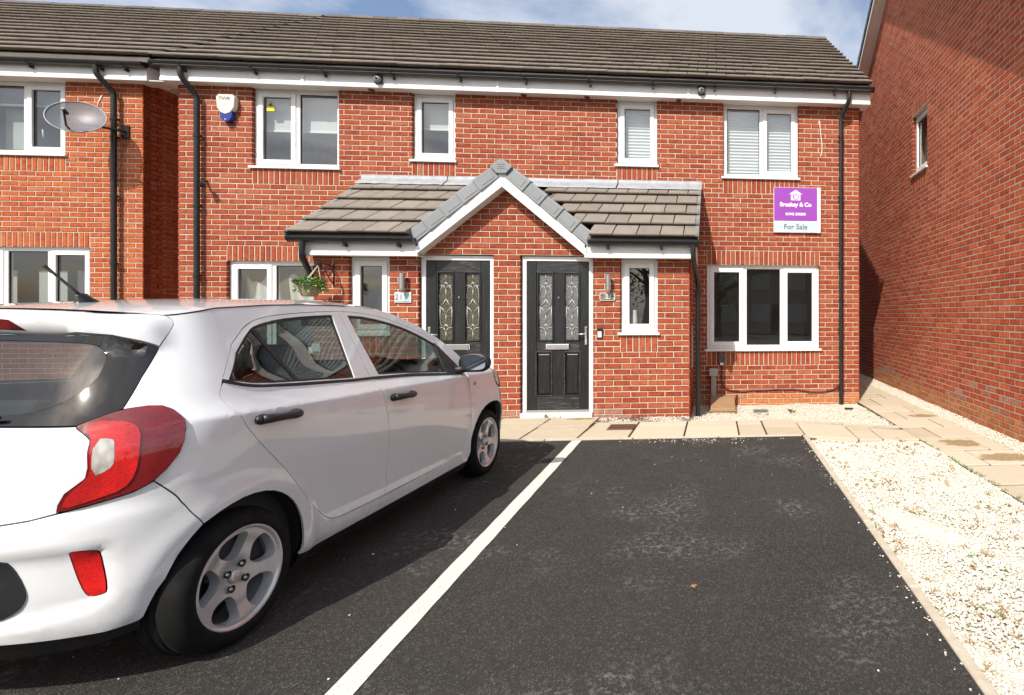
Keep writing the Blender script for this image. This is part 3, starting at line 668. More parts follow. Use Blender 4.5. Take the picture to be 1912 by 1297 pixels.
    b = MB(); b.lathe([(0.0005,-0.006),(0.009,-0.006),(0.011,0.0),(0.011,0.01)], fr.p(X(.508), dd, Z(.243)), 'y', 12); b.build('spyhole', M['chrome'], dr)
    if with_handle:
        hx = X(.955) if handle_right else X(.045); s_ = -1 if handle_right else 1
        b = MB(); fquad(b, fr, hx-0.016, hx+0.016, dd-0.010, dd+0.002, Z(.565), Z(.44)); hp_ = b.build('door_handle', M['chrome'], dr, bevel=0.008)
        b = MB(); hz = Z(.49); b.tube([fr.p(hx, dd-0.005, hz), fr.p(hx, dd-0.05, hz), fr.p(hx+s_*0.02, dd-0.058, hz), fr.p(hx+s_*0.125, dd-0.058, hz-0.002)], 0.0095, 10); b.build('lever', M['chrome'], hp_, smooth=True)
    return dr
(d23a, d23b), (d21a, d21b) = both(0.168, 1.092)
door(d23a, d23b, 'black panelled front door with bright letterbox and lever handle', M['dglass_b'], True)
door(d21a, d21b, 'black panelled front door with brownish leaded glass, behind the car', M['dglass_a'], False)
# porch eaves
PFY = PY-0.14; PS = 2.078
for s_ in (-1, 1):
    u0, u1 = 1.02, PH+0.055
    x0_, x1_ = (XC+u0, XC+u1) if s_ > 0 else (XC-u1, XC-u0)
    b = MB(); b.box(x0_, x1_, PFY+0.001, PY+0.10, PS+0.002, PS+0.014); b.build('porch_soffit', M['fascia'], house)
    b = MB(); b.box(x0_, x1_, PFY-0.02, PFY, PS-0.004, 2.285); b.box(x0_, x1_, PFY-0.028, PFY-0.0205, PS-0.004, PS+0.04); fb = b.build('porch_fascia', M['fascia'], house, bevel=0.003, seg=1)
    b = MB(); xe = x1_ if s_ > 0 else x0_; b.box(xe-0.01, xe+0.01, PFY+0.001, -0.002, PS, 2.30); b.build('box_end', M['fascia'], fb)
    g0_, g1_ = (XC+1.10, XC+PH+0.115) if s_ > 0 else (XC-PH-0.115, XC-1.04)
    gutter(house, g0_, g1_, PFY-0.082, 2.288, [g0_+0.22, g0_+0.9] if s_ > 0 else [g0_+0.62, g0_+1.25], 0.055, 'porch_gutter')
# lean-to tiles
PE_Y, PE_Z, PT = PY-0.275, 2.318, 0.668
proof = MB()
for x0_, x1_, yf in ((XC-PH-0.11, XC-1.07, PE_Y+0.03), (XC+1.07, XC+PH+0.11, PE_Y+0.03), (XC-1.069, XC+1.069, -0.35)):
    zf = PE_Z+PT*(yf-PE_Y)
    proof.prism_x([(yf, zf-0.03), (-0.005, PE_Z-0.03+PT*(-PE_Y)), (-0.005, PE_Z-0.10+PT*(-PE_Y)), (yf, zf-0.09)], x0_, x1_)
proof = proof.build('porch_roof', M['tile_dark'], house)
GZ = 3.21                                      # gable tile line at its ridge
def valley(y): return (GZ-PE_Z-PT*(y-PE_Y))/GP
def skip_t(x, r_):
    y = PE_Y+r_*0.355*math.cos(math.atan(PT)); return abs(x-XC)+0.16 < valley(y)-0.1
tiles(proof, XC-PH-0.115, XC+PH+0.115, PE_Y, PE_Z, -0.03, PT, 0.355, 0.298, M['tile'], singles=200, seed=9, trim=lambda r_: (lambda v: (XC-v, XC+v))(max(1.085 if r_ == 0 else 0.0, valley(PE_Y+r_*0.355*math.cos(math.atan(PT)))-0.04)))
verge_caps(proof, XC-PH-0.121, -1, PE_Y, PE_Z, -0.03, PT, 0.355, M['verge']); verge_caps(proof, XC+PH+0.121, 1, PE_Y, PE_Z, -0.03, PT, 0.355, M['verge'])
# lead flashing
for x0_, x1_ in ((XC-PH-0.15, XC-1.3), (XC-1.28, XC+1.2), (XC+1.22, XC+PH+0.13)):
    b = MB(); zt = PE_Z+PT*(-PE_Y)+0.03; nn = 14
    for i in range(nn+1):
        x = x0_+(x1_-x0_)*i/nn; j = random.uniform(-0.004, 0.004)
        for y, z in ((-0.006, zt+0.085+j), (-0.010, zt+0.012), (-0.028, zt+j*0.5+0.012), (-0.15, zt-0.15*PT+0.033+j), (-0.152, zt-0.15*PT+0.022+j)): b.v.append((x, y+j*0.3, z))
    for i in range(nn):
        for k in range(4): b.f.append((i*5+k, (i+1)*5+k, (i+1)*5+k+1, i*5+k+1)); b.m.append(0)
    b.build('flashing', M['lead'], proof, smooth=True, recalc=False)
# cross gable over the doors
GY = PFY-0.02
for s_ in (-1, 1):
    for r_ in range(5):                        # tile courses of the little gable
        ua, ub = 1.13-r_*0.24, max(0.0, 1.13-(r_+1)*0.24-0.05); za, zb = GZ-GP*ua+0.03, GZ-GP*ub+0.005
        ya, yb = min(-0.16, PE_Y+(GZ-GP*ua-PE_Z)/PT+0.12), min(-0.02, PE_Y+(GZ-GP*ub-PE_Z)/PT+0.12); ya = max(ya, GY+0.1)
        b = MB(); X_ = lambda u: XC+s_*u
        b.add([(X_(ua),GY+0.02,za),(X_(ub),GY+0.02,zb),(X_(ub),yb,zb),(X_(ua),ya,za),(X_(ua),GY+0.02,za-0.035),(X_(ub),GY+0.02,zb-0.03),(X_(ub),yb,zb-0.03),(X_(ua),ya,za-0.035)], [(0,1,2,3),(7,6,5,4),(0,4,5,1),(0,3,7,4),(2,1,5,6),(3,2,6,7)])
        b.build('gable_tile_course', M['tile'], proof)
    # bargeboard
    X_ = lambda u: XC+s_*u
    ub = 1.045
    b = MB(); b.prism_y([(X_(0), GB), (X_(ub), GB-GP*ub), (X_(ub), GB-GP*ub+0.14), (X_(0), GB+0.20)] if s_ > 0 else [(X_(0), GB), (X_(0), GB+0.20), (X_(ub), GB-GP*ub+0.14), (X_(ub), GB-GP*ub)], GY, GY+0.02)
    bg_ = b.build('bargeboard', M['fascia'], house)
    b = MB(); b.prism_y([(X_(0), GB), (X_(ub), GB-GP*ub), (X_(ub), GB-GP*ub+0.1), (X_(0), GB+0.115)] if s_ > 0 else [(X_(0), GB), (X_(0), GB+0.115), (X_(ub), GB-GP*ub+0.1), (X_(ub), GB-GP*ub)], GY-0.012, GY-0.0008); b.build('barge_trim', M['upvc'], bg_, bevel=0.004, seg=1)
    b = MB(); b.add([(X_(0),GY+0.021,GB+0.012),(X_(ub),GY+0.021,GB-GP*ub+0.012),(X_(ub),PY+0.05,GB-GP*ub+0.012),(X_(0),PY+0.05,GB+0.012),(X_(0),GY+0.021,GB+0.03),(X_(ub),GY+0.021,GB-GP*ub+0.03),(X_(ub),PY+0.05,GB-GP*ub+0.03),(X_(0),PY+0.05,GB+0.03)], [(0,1,2,3),(7,6,5,4),(0,4,5,1),(2,6,7,3),(1,5,6,2),(0,3,7,4)]); b.build('barge_soffit', M['fascia'], bg_)
    # grey dry-verge units stepping down the gable
    n_ = 5; Lv = 0.265
    cx_, cz_ = 1/math.hypot(1, GP), GP/math.hypot(1, GP)
    for i in range(n_):
        t0, t1 = 0.075+i*Lv, 0.075+(i+1)*Lv+0.02
        def Q(t_, h, y): return (X_(t_*cx_+h*cz_*1.0), y, GB+0.20-t_*cz_+h*cx_)
        b = MB(); vs = []
        for t_, dy, hh in ((t0, 0.012, 0.0), (t1, 0.028, 0.012)):
            for h, y in ((-0.035, GY-dy), (0.115+hh, GY-dy), (0.128+hh, GY-dy+0.014), (0.128+hh, GY+0.05), (0.11+hh, GY+0.05), (-0.035, GY+0.004)): vs.append(Q(t_, h, y))
        b.add(vs, [(0,1,2,3,4,5), (11,10,9,8,7,6)]+[(k, 6+k, 6+(k+1)%6, (k+1)%6) for k in range(6)])
        vc = b.build('verge_cap', M['verge'], proof, bevel=0.004, seg=1)
        b = MB(); ins = []
        for t_, dy in ((t0+0.04, 0.0152), (t1-0.05, 0.0262)):
            for h in (0.0, 0.095): ins.append((t_, h, dy))
        vs = [Q(t_, h, GY-dy-0.0035) for t_, h, dy in ins]+[Q(t_, h, GY-dy+0.004) for t_, h, dy in ins]
        b.add(vs, [(0,1,3,2),(4,6,7,5),(0,4,5,1),(2,3,7,6),(0,2,6,4),(1,5,7,3)]); b.build('cap_panel', M['verge'], vc)
# ridge end cap, hexagonal
b = MB(); hexp = [(XC-0.06, GB+0.165), (XC+0.06, GB+0.165), (XC+0.135, GB+0.25), (XC+0.035, GB+0.335), (XC-0.035, GB+0.335), (XC-0.135, GB+0.25)]
b.prism_y(hexp, GY-0.045, GY+0.06); cap = b.build('ridge_end_cap', M['verge'], proof, bevel=0.008)
for zz in (GB+0.225, GB+0.25, GB+0.28): 
    b = MB(); b.box(XC-0.045, XC+0.045, GY-0.049, GY-0.0455, zz-0.004, zz+0.004); b.build('cap_rib', M['verge'], cap)
for i in range(3):
    b = MB(); y0_, y1_ = GY+0.062+i*0.42, min(GY+0.062+(i+1)*0.42, -0.01); b.prism_y([(XC-0.15, GZ-0.11), (XC-0.03, GZ+0.055), (XC+0.03, GZ+0.055), (XC+0.15, GZ-0.11), (XC, GZ+0.01)], y0_, y1_-0.004); b.build('ridge_tile', M['tile_dark'], proof)

# downpipes of the pair
zs_ = SOF
def dp(x, yw, z_top, z_bot, gy, outx, clips, name='downpipe'):
    pts = bend([(outx, gy, z_top), (outx, gy, z_top-0.13), (x, yw-0.075, z_top-0.36), (x, yw-0.075, z_bot)], 0.06)
    return downpipe(house, pts, 0.034, [(x, yw-0.075, c) for c in clips], name)
dp(1.992, 0, 4.82, -0.15, -0.222, 2.09, (4.15, 3.2, 2.15, 1.1, 0.2)); dp(-7.375, 0, 4.82, -0.15, -0.222, -7.46, (3.9, 2.9, 1.9))
# porch downpipes run back to the house wall
pts = bend([(XC+PH+0.05, PFY-0.082, 2.25), (XC+PH+0.05, PFY-0.082, 2.06), (XC+PH+0.10, -1.05, 1.80), (XC+PH+0.10, -0.98, 1.6), (XC+PH+0.10, -0.98, -0.1)], 0.06)
downpipe(house, pts, 0.034, [(XC+PH+0.10, -0.98, z) for z in (1.62, 1.02, 0.35)], 'porch_downpipe')
b = MB(); b.box(q1+0.012, q1+0.03, -1.06, -0.93, 0.62, 1.2); b.build('pipe_batten', mat('bare_timber', (0.42,0.33,0.24), 0.8), house)
pts = bend([(XC-PH+0.03, PFY-0.082, 2.25), (XC-PH+0.03, PFY-0.082, 2.05), (XC-PH-0.10, -1.0, 1.72), (XC-PH-0.10, -0.95, 1.55), (XC-PH-0.10, -0.95, -0.1)], 0.06)
downpipe(house, pts, 0.034, [(XC-PH-0.10, -0.95, 1.5)], 'porch_downpipe')
# ------------------------------------------------------------------ neighbour on the left
LY = 0.45; LX1 = -8.57; LX0 = -14.6; LS = 4.806
lh = empty('brick_house', (-11.6, 3.6, -0.1), 'orange-red brick house set back on the left, carrying a satellite dish', 'house')
FLf = Frame((0, LY, 0), 0)
lw = [(-10.82, -9.63, lat(49)+0.0, LS), (-11.08, -9.30, 0.98, lat(31)), (-14.0, -12.7, lat(49), LS)]
lsol = [(-10.82, -9.63, 46), (-11.08, -9.30, 31), (-14.0, -12.7, 46)]
lwall = core(FLf, LX0, LX1-0.014, -0.3, 4.95, lw, M['mortar'], 'wall', lh)
brick_wall(lwall, FLf, LX0, LX1, -3, 65, lw, lsol, singles=300, mats=lambda n, a: M['brick_orange'], phase=LX1+0.0055, seed=12, vis=lambda a, z: a > -10.9 and z > 1.45)
FLs = Frame((LX1, LY, 0), R(90))
ls_ = core(FLs, 0.285, 6.2, -0.3, 4.9, [], M['mortar'], 'side_wall', lh, extra=[(0.285,4.9),(6.2,4.9),(3.2,7.0)])
brick_wall(ls_, FLs, 0.106, 6.2, -3, 92, clips=[(-0.68,1,4.85),(0.68,1,4.85+0.68*6.3)], mats=lambda n, a: M['brick_orange'], phase=0.1, seed=13, singles=120)
b = MB(); b.box(LX0, LX0+0.2, LY+0.29, 6.6, -0.3, 4.9); b.box(LX0+0.2, LX1-0.3, 6.4, 6.6, -0.3, 4.9); b.box(LX0+0.2, LX1-0.29, LY+0.285, 6.39, 2.55, 2.75); b.box(LX0+0.2, LX1-0.29, LY+0.285, 6.39, 4.86, 4.94); b.box(LX0+0.2, LX1-0.29, 4.2, 4.3, -0.3, 4.8)
b.build('room_partition', M['plaster'], lh)
w1 = window(lh, FLf, *lw[0], [(0, .51, False), (.51, 1, True)], vent=False)
backing(w1, FLf, lw[0][0]+0.06, lw[0][1]-0.06, 4.52, LS-0.04, 0.2, mat('grey_roller', (0.30,0.30,0.31), 0.8), 'roller_blind')
b = MB(); fquad(b, FLf, lw[0][0]+0.06, lw[0][1]-0.06, 0.19, 0.215, 4.49, 4.52); b.build('blind_bar', M['blindbar'], w1)
b = MB(); fquad(b, FLf, lw[0][0]+0.05, lw[0][0]+0.33, 0.3, 0.32, lw[0][2]+0.05, 4.49); b.build('curtain', mat('grey_curtain', (0.45,0.46,0.43), 0.9), w1)
b = MB(); b.tube([FLf.p(-10.08, 0.16, 4.12), FLf.p(-10.06, 0.12, 4.12), FLf.p(-10.055, 0.12, 4.0)], 0.01, 8); b.build('window_handle', M['upvc'], w1, smooth=True)
w2 = window(lh, FLf, *lw[1], [(0, .333, True), (.333, .667, False), (.667, 1, True)])
for f0, f1 in ((.05, .25), (.42, .64), (.72, .93)):
    b = MB(); fquad(b, FLf, lw[1][0]+1.78*f0, lw[1][0]+1.78*f1, 0.32, 0.33, 1.0, 2.02); b.build('curtain', mat('pale_screen', (0.40,0.41,0.40), 0.9), w2)
window(lh, FLf, *lw[2], [(0, .5, False), (.5, 1, True)], vent=False)
LEX1 = -8.15
b = MB(); b.box(LX0, LEX1, LY-0.139, LY+0.12, LS+0.002, LS+0.014); b.box(LX1+0.002, LEX1, LY+0.121, 6.4, LS+0.04, LS+0.054); b.build('soffit', M['fascia'], lh)
b = MB(); b.box(LX0, LEX1-0.24, LY-0.160, LY-0.140, LS-0.004, 5.0); b.box(LX0, LEX1-0.24, LY-0.168, LY-0.1605, LS-0.004, LS+0.04); lf = b.build('fascia', M['fascia'], lh, bevel=0.003, seg=1)
b = MB(); b.box(LEX1-0.239, LEX1-0.22, LY-0.165, LY+0.2, LS-0.002, 5.02); b.build('box_end', M['fascia'], lf)
gutter(lh, LX0, LEX1-0.2, LY-0.222, 5.03, [-13.6+i*0.93 for i in range(6)]+[-8.62], 0.058)
LYE, LZE, LYR, LTP = LY-0.285, 5.115, 3.65, 0.70; LZR = LZE+LTP*(LYR-LYE)
b = MB()
for y0, y1 in ((LYE+0.02, LYR), (2*LYR-LYE, LYR)): b.prism_x([(y0, LZE-0.015), (y1, LZR-0.015), (y1, LZR-0.10), (y0, LZE-0.08)], LX0, LEX1-0.01)
lroof = b.build('roof', M['tile_dark'], lh)
tiles(lroof, LX0, LEX1, LYE, LZE, LYR, LTP, 0.300, 0.295, M['tile'], singles=300, seed=15)
verge_caps(lroof, LEX1+0.006, 1, LYE, LZE, LYR, LTP, 0.300, M['gutter'])
for i in range(14):
    b = MB(); x1_ = LEX1-i*0.46; z_ = LZR+0.065+(0.004 if i % 2 else 0)
    b.prism_x([(LYR-0.12, z_-0.085), (LYR-0.03, z_), (LYR+0.03, z_), (LYR+0.12, z_-0.085), (LYR+0.11, z_-0.1), (LYR, z_-0.035), (LYR-0.11, z_-0.1)], x1_-0.45, x1_); b.build('ridge_tile', M['tile_dark'], lroof)
pts = bend([(-8.99, LY-0.222, 4.98), (-8.99, LY-0.222, 4.86), (-8.90, LY-0.075, 4.64), (-8.90, LY-0.075, -0.1)], 0.06)
downpipe(lh, pts, 0.034, [(-8.90, LY-0.075, z) for z in (4.25, 3.98, 3.1, 2.1)])

# ------------------------------------------------------------------ neighbour on the right: tall gable wall
RA = R(-0.94); RO = Vector((3.335, -3.0, 0))
rh = empty('brick_house', (7.0, 1.5, -0.1), 'tall dark red brick gable wall with one narrow window on the right', 'house')
FRw = Frame((3.335+0.0, -3.0, 0), R(-90)+RA)   # a grows towards the camera, a = 0 at Y = -3
ra0, ra1 = -9.0, 0.45                            # far and near ends of the wall
GA, GZR, GT = -4.45, 8.05, 0.655                 # ridge position along the wall, gable apex height, slope
ro = [(-3.58, -2.90, 3.69, 4.72)]
ro[0] = (-3.57, -2.895, lat(49), lat(63)-0.02)
rs_ = [(ro[0][0], ro[0][1], 63), (ro[0][0], ro[0][1], 46)]
z_e0, z_e1 = GZR-GT*(GA-ra0), GZR-GT*(ra1-GA)
rwall = core(FRw, ra0, ra1, -0.3, 4.8, ro, M['mortar_dull'], 'gable_wall', rh, d0=0.0012, extra=[(ra0,4.8),(ra1,4.8),(ra1,z_e1),(GA,GZR),(ra0,z_e0)])
# 300 bricks that show largest: close to the camera and inside the frame
def rmat(n, a):
    if n <= 1 and n >= 0: return M['brick_plinth']
    if n == -1: return M['brick_plinth']
    if n <= 5 and random.random() < 0.55-0.09*n: return M['brick_bloom']
    return M['brick_dark']
brick_wall(rwall, FRw, ra0, ra1, -3, 108, ro, rs_, clips=[(-GT,1,GZR-GT*GA),(GT,1,GZR+GT*GA)], singles=300, mats=rmat, phase=0.08, seed=21, vis=lambda a, z: -0.25 > a and z < 4.6)
window(rh, FRw, *ro[0], [(0, 1, True)], recess=0.06, label='narrow white window in the gable wall')
b = MB(); fquad(b, FRw, ro[0][0]+0.05, ro[0][1]-0.05, 0.2, 0.21, ro[0][2]+0.05, ro[0][3]-0.35); b.build('blind', mat('net_blind', (0.42,0.45,0.36), 0.9), rh)
# other walls and roof of that house
b = MB()
def rp(a, d, z): return FRw.p(a, d, z)
def rbox(mb, a0, a1, d0, d1, z0, z1): fquad(mb, FRw, a0, a1, d0, d1, z0, z1)
rbox(b, ra1-0.2, ra1-0.001, 0.285, 8.0, -0.3, z_e1-0.05); rbox(b, ra0+0.001, ra0+0.2, 0.285, 8.0, -0.3, z_e0-0.05); rbox(b, ra0+0.2, ra1-0.2, 7.8, 8.0, -0.3, 4.8); rbox(b, ra0+0.2, ra1-0.2, 0.285, 7.8, 2.5, 2.7); rbox(b, ra0+0.2, ra1-0.2, 3.0, 3.1, 2.7, 4.9); rbox(b, ra0+0.2, ra1-0.2, 0.285, 7.8, 4.9, 5.0)
b.build('house_wall', M['brick_dark'], rh)
OV = 0.26
for s_ in (-1, 1):
    aE = ra0-0.3 if s_ < 0 else ra1+0.3; zE = GZR+0.10-GT*abs(aE-GA)
    b = MB(); b.add([rp(aE,-OV,zE),rp(GA,-OV,GZR+0.10),rp(GA,8.2,GZR+0.10),rp(aE,8.2,zE),rp(aE,-OV,zE+0.06),rp(GA,-OV,GZR+0.16),rp(GA,8.2,GZR+0.16),rp(aE,8.2,zE+0.06)], [(0,1,2,3),(7,6,5,4),(0,4,5,1),(2,6,7,3),(1,5,6,2),(0,3,7,4)])
    rr = b.build('roof', M['tile_dark'], rh)
    b = MB(); b.add([rp(aE,-OV+0.012,zE-0.13),rp(GA,-OV+0.012,GZR-0.03),rp(GA,-OV+0.012,GZR+0.099),rp(aE,-OV+0.012,zE-0.001),rp(aE,-OV+0.034,zE-0.13),rp(GA,-OV+0.034,GZR-0.03),rp(GA,-OV+0.034,GZR+0.099),rp(aE,-OV+0.034,zE-0.001)], [(0,1,2,3),(7,6,5,4),(0,4,5,1),(2,6,7,3),(1,5,6,2),(0,3,7,4)])
    b.build('bargeboard', M['fascia'], rh)
    b = MB(); b.add([rp(aE,-OV+0.035,zE-0.115),rp(GA,-OV+0.035,GZR-0.015),rp(GA,0.004,GZR-0.015),rp(aE,0.004,zE-0.115),rp(aE,-OV+0.035,zE-0.10),rp(GA,-OV+0.035,GZR),rp(GA,0.004,GZR),rp(aE,0.004,zE-0.10)], [(0,1,2,3),(7,6,5,4),(0,4,5,1),(2,6,7,3),(1,5,6,2),(0,3,7,4)])
    b.build('verge_soffit', M['fascia'], rh)
    Ls = abs(aE-GA)*math.hypot(1, GT); n_ = int(Ls/0.31)
    for i in range(n_):                          # dark verge units, one per tile course
        t0, t1 = i/n_, (i+1)/n_+0.01; h0, h1 = 0.115, 0.085
        a_0, a_1 = aE+(GA-aE)*t0, aE+(GA-aE)*t1; z0_, z1_ = zE+(GZR+0.1-zE)*t0, zE+(GZR+0.1-zE)*t1
        b = MB(); vs = []
        for a_, z_, h in ((a_0, z0_, h0), (a_1, z1_, h1)):
            for d_, hh in ((-OV-0.012, -0.03), (-OV-0.012, h), (-OV+0.06, h), (-OV+0.06, h-0.012), (-OV-0.002, h-0.012), (-OV-0.002, -0.03)): vs.append(rp(a_, d_, z_+hh))
        b.add(vs, [(0,1,2,3,4,5), (11,10,9,8,7,6)]+[(k, 6+k, 6+(k+1)%6, (k+1)%6) for k in range(6)]); b.build('verge_cap', M['gutter'], rr)
b = MB(); b.tube([rp(0.02, -0.02, 0.24), rp(0.0, -0.02, 0.17), rp(0.12, -0.02, 0.135), rp(0.5, -0.02, 0.11)], 0.006, 6); b.tube([rp(0.0, -0.02, 0.17), rp(-0.015, -0.02, 0.27)], 0.006, 6)
b.build('wall_cable', M['gutter'], rh)

# ------------------------------------------------------------------ ground
def surf(name, base, fn=None, rough=0.9):
    m = mat(name, base, rough, spec=0.3)
    if fn: fn(m.node_tree, bsdf(m))
    return m
def f_soil(t, b):
    L(t, ramp(t, [(0.3,(0.30,0.25,0.18)),(0.7,(0.48,0.42,0.33))], noise(t, 7, 6, 0.7, pos(t)).outputs[0]).outputs[0], b.inputs['Base Color'])
M['soil'] = surf('sandy_ground', (0.4,0.34,0.26), f_soil)
def f_tar(t, b):
    p = pos(t); big = noise(t, 0.9, 4, 0.6, p); mid = noise(t, 6.0, 6, 0.7, p); fine = noise(t, 260, 3, 0.7, p)
    v = N(t, 'ShaderNodeTexVoronoi'); v.inputs['Scale'].default_value = 150; L(t, p, v.inputs[0])
    c = mixc(t, mapr(t, big.outputs[0], 0.35, 0.65), (0.020,0.0178,0.0155), (0.032,0.0285,0.0245))
    c = mixc(t, mapr(t, v.outputs['Color'], 0.0, 1.0, 0.0, 1.0), c, (0.060,0.0545,0.0485))
    chip = N(t, 'ShaderNodeSeparateColor'); L(t, v.outputs['Color'], chip.inputs[0])
    c = mixc(t, mapr(t, chip.outputs[1], 0.80, 1.0, 0, 0.8), c, (0.125,0.115,0.10))
    # worn, whitish scuffs
    sc_ = mth(t, 'MULTIPLY', mapr(t, noise(t, 1.25, 3, 0.55, p).outputs[0], 0.52, 0.64), mapr(t, noise(t, 26, 6, 0.75, p).outputs[0], 0.51, 0.60))
    c = mixc(t, mth(t, 'MULTIPLY', sc_, 0.62), c, (0.22,0.205,0.19))
    L(t, c, b.inputs['Base Color']); L(t, mapr(t, mid.outputs[0], 0.3, 0.7, 0.75, 0.95), b.inputs['Roughness'])
    bump(t, mth(t, 'ADD', v.outputs['Distance'], fine.outputs[0]), 1.0, 0.006, b)
M['tarmac'] = surf('worn_tarmac', (0.04,0.04,0.04), f_tar)
def f_paint(t, b):
    p = pos(t); n = noise(t, 120, 5, 0.75, p); n2 = noise(t, 9, 5, 0.7, p)
    c = mixc(t, mapr(t, n.outputs[0], 0.55, 0.68, 0, 0.8), (0.64,0.62,0.56), (0.16,0.15,0.14)); c = mixc(t, mapr(t, n2.outputs[0], 0.55, 0.8, 0, 0.4), c, (0.42,0.40,0.35))
    L(t, c, b.inputs['Base Color']); bump(t, n.outputs[0], 0.8, 0.005, b)
M['paint'] = surf('road_paint', (0.7,0.7,0.66), f_paint)
def f_conc(t, b):
    p = pos(t); L(t, ramp(t, [(0.3,(0.40,0.345,0.26)),(0.7,(0.56,0.49,0.38))], noise(t, 14, 6, 0.7, p).outputs[0]).outputs[0], b.inputs['Base Color']); bump(t, noise(t, 200, 4, 0.7, p).outputs[0], 0.5, 0.004, b)
M['kerb'] = surf('concrete_edging', (0.5,0.45,0.36), f_conc)
def slab_mat(name, stain=0.0):
    m = mat(name, (0.55,0.46,0.32), 0.9, spec=0.25); t = m.node_tree; b = bsdf(m); p = pos(t)
    c = ramp(t, [(0,(0.43,0.36,0.25)),(0.5,(0.50,0.425,0.31)),(1,(0.57,0.49,0.37))], rnd(t)).outputs[0]
    n1 = noise(t, 5, 6, 0.65, p); c = mixc(t, mapr(t, n1.outputs[0], 0.3, 0.75, 0, 0.5), c, (0.56,0.48,0.36)); n2 = noise(t, 60, 5, 0.7, p); c = mixc(t, mapr(t, n2.outputs[0], 0.55, 0.75, 0, 0.35), c, (0.40,0.32,0.21))
    n3 = noise(t, 1.7, 4, 0.6, p); c = mixc(t, mapr(t, n3.outputs[0], 0.66, 0.74, 0, 0.35+stain), c, (0.28,0.17,0.06))
    L(t, c, b.inputs['Base Color']); bump(t, mth(t, 'ADD', n2.outputs[0], noise(t, 8, 4, 0.6, p).outputs[0]), 0.5, 0.006, b); return m
M['slab'] = slab_mat('sandstone_slab')
def stained(name, cx_, cy_, rx, ry):
    m = slab_mat(name); t = m.node_tree; b = bsdf(m); src = b.inputs['Base Color'].links[0].from_socket; s_ = N(t, 'ShaderNodeSeparateXYZ'); p = pos(t); L(t, p, s_.inputs[0])
    dx = mth(t, 'DIVIDE', mth(t, 'SUBTRACT', s_.outputs[0], cx_), rx); dy = mth(t, 'DIVIDE', mth(t, 'SUBTRACT', s_.outputs[1], cy_), ry)
    d = mth(t, 'SQRT', mth(t, 'ADD', mth(t, 'MULTIPLY', dx, dx), mth(t, 'MULTIPLY', dy, dy)))
    d = mth(t, 'ADD', d, mapr(t, noise(t, 9, 5, 0.65, p).outputs[0], 0.3, 0.7, -0.35, 0.35))
    f = mth(t, 'MULTIPLY', mapr(t, d, 0.75, 1.0, 1, 0), mapr(t, noise(t, 40, 4, 0.7, p).outputs[0], 0.3, 0.6, 0.45, 0.95))
    L(t, mixc(t, f, src, (0.235,0.145,0.048)), b.inputs['Base Color']); return m

def tz(y): return -0.02+0.006*(y+2.6)            # the tarmac falls very slightly away from the house
b = MB(); b.add([(-900,-900,-0.24),(900,-900,-0.24),(900,900,-0.24),(-900,900,-0.24)], [(0,1,2,3)]); kind(b.build('ground', M['soil'], recalc=False), 'structure')
b = MB(); ys_ = [-2.515, -8.0, -16.0, -60.0]
b.add([(-40,y,max(tz(y),-0.12)) for y in ys_]+[(0.985,y,max(tz(y),-0.12)) for y in ys_]+[(-40,ys_[0],-0.23),(0.985,ys_[0],-0.23)], [(4,0,1,5),(5,1,2,6),(6,2,3,7),(8,0,4,9)])
kind(b.build('tarmac_bay', M['tarmac'], recalc=True), 'structure')
b = MB(); b.add([(0.985,-7.6,-0.06),(40,-7.6,-0.06),(40,-60,-0.12),(0.985,-60,-0.12),(0.985,-16,-0.10)], [(0,4,3,2,1)]); kind(b.build('road', M['tarmac'], recalc=False), 'structure')
# painted bay line, slightly raised thermoplastic
b = MB(); y0, y1 = -2.53, -8.6
def lx(y): return -1.48+(-1.355+1.48)*(y-y0)/(-6.45-y0)
n_ = 40
for i in range(n_+1):
    y = y0+(y1-y0)*i/n_
    for s_ in (-1, 1): b.v.append((lx(y)+s_*(0.050+random.uniform(-0.0025, 0.0025)), y, tz(y)+0.004))
for i in range(n_): b.f.append((2*i, 2*i+2, 2*i+3, 2*i+1)); b.m.append(0)
kind(b.build('bay_line', M['paint'], recalc=True), 'structure')
b = MB(); b.add([(-4.05,y0,tz(y0)+0.004),(-3.95,y0,tz(y0)+0.004),(-3.9,-8.6,tz(-8.6)+0.004),(-4.0,-8.6,tz(-8.6)+0.004)], [(0,3,2,1)]); kind(b.build('bay_line', M['paint'], recalc=True), 'structure')
# concrete edging stones
ke = kind(MB().box(-0.001,0.001,-0.001,0.001,-0.23,-0.22).build('kerb', M['kerb']), 'structure')
def kerb_run(p, q, wd, L_, zf):
    p, q = Vector(p), Vector(q); D = (q-p); n_ = max(1, round(D.length/L_)); d = D.normalized(); nn = Vector((-d.y, d.x))
    for i in range(n_):
        a, c = p+D*(i/n_)+d*0.004, p+D*((i+1)/n_)-d*0.004; j = random.uniform(-0.004, 0.004); b = MB()
        po = [a-nn*wd/2, c-nn*wd/2, c+nn*wd/2, a+nn*wd/2]
        b.add([(v.x, v.y, -0.2) for v in po]+[(v.x, v.y, zf(v.y)+j) for v in po], [(0,3,2,1),(4,5,6,7),(0,1,5,4),(1,2,6,5),(2,3,7,6),(3,0,4,7)])
        b.build('edging_stone', M['kerb'], ke, bevel=0.006, seg=1)
kerb_run((1.012, -2.50), (0.998, -7.6), 0.05, 0.91, lambda y: tz(y)+0.012); kerb_run((-6.5, -2.49), (0.98, -2.475), 0.05, 0.91, lambda y: -0.006)

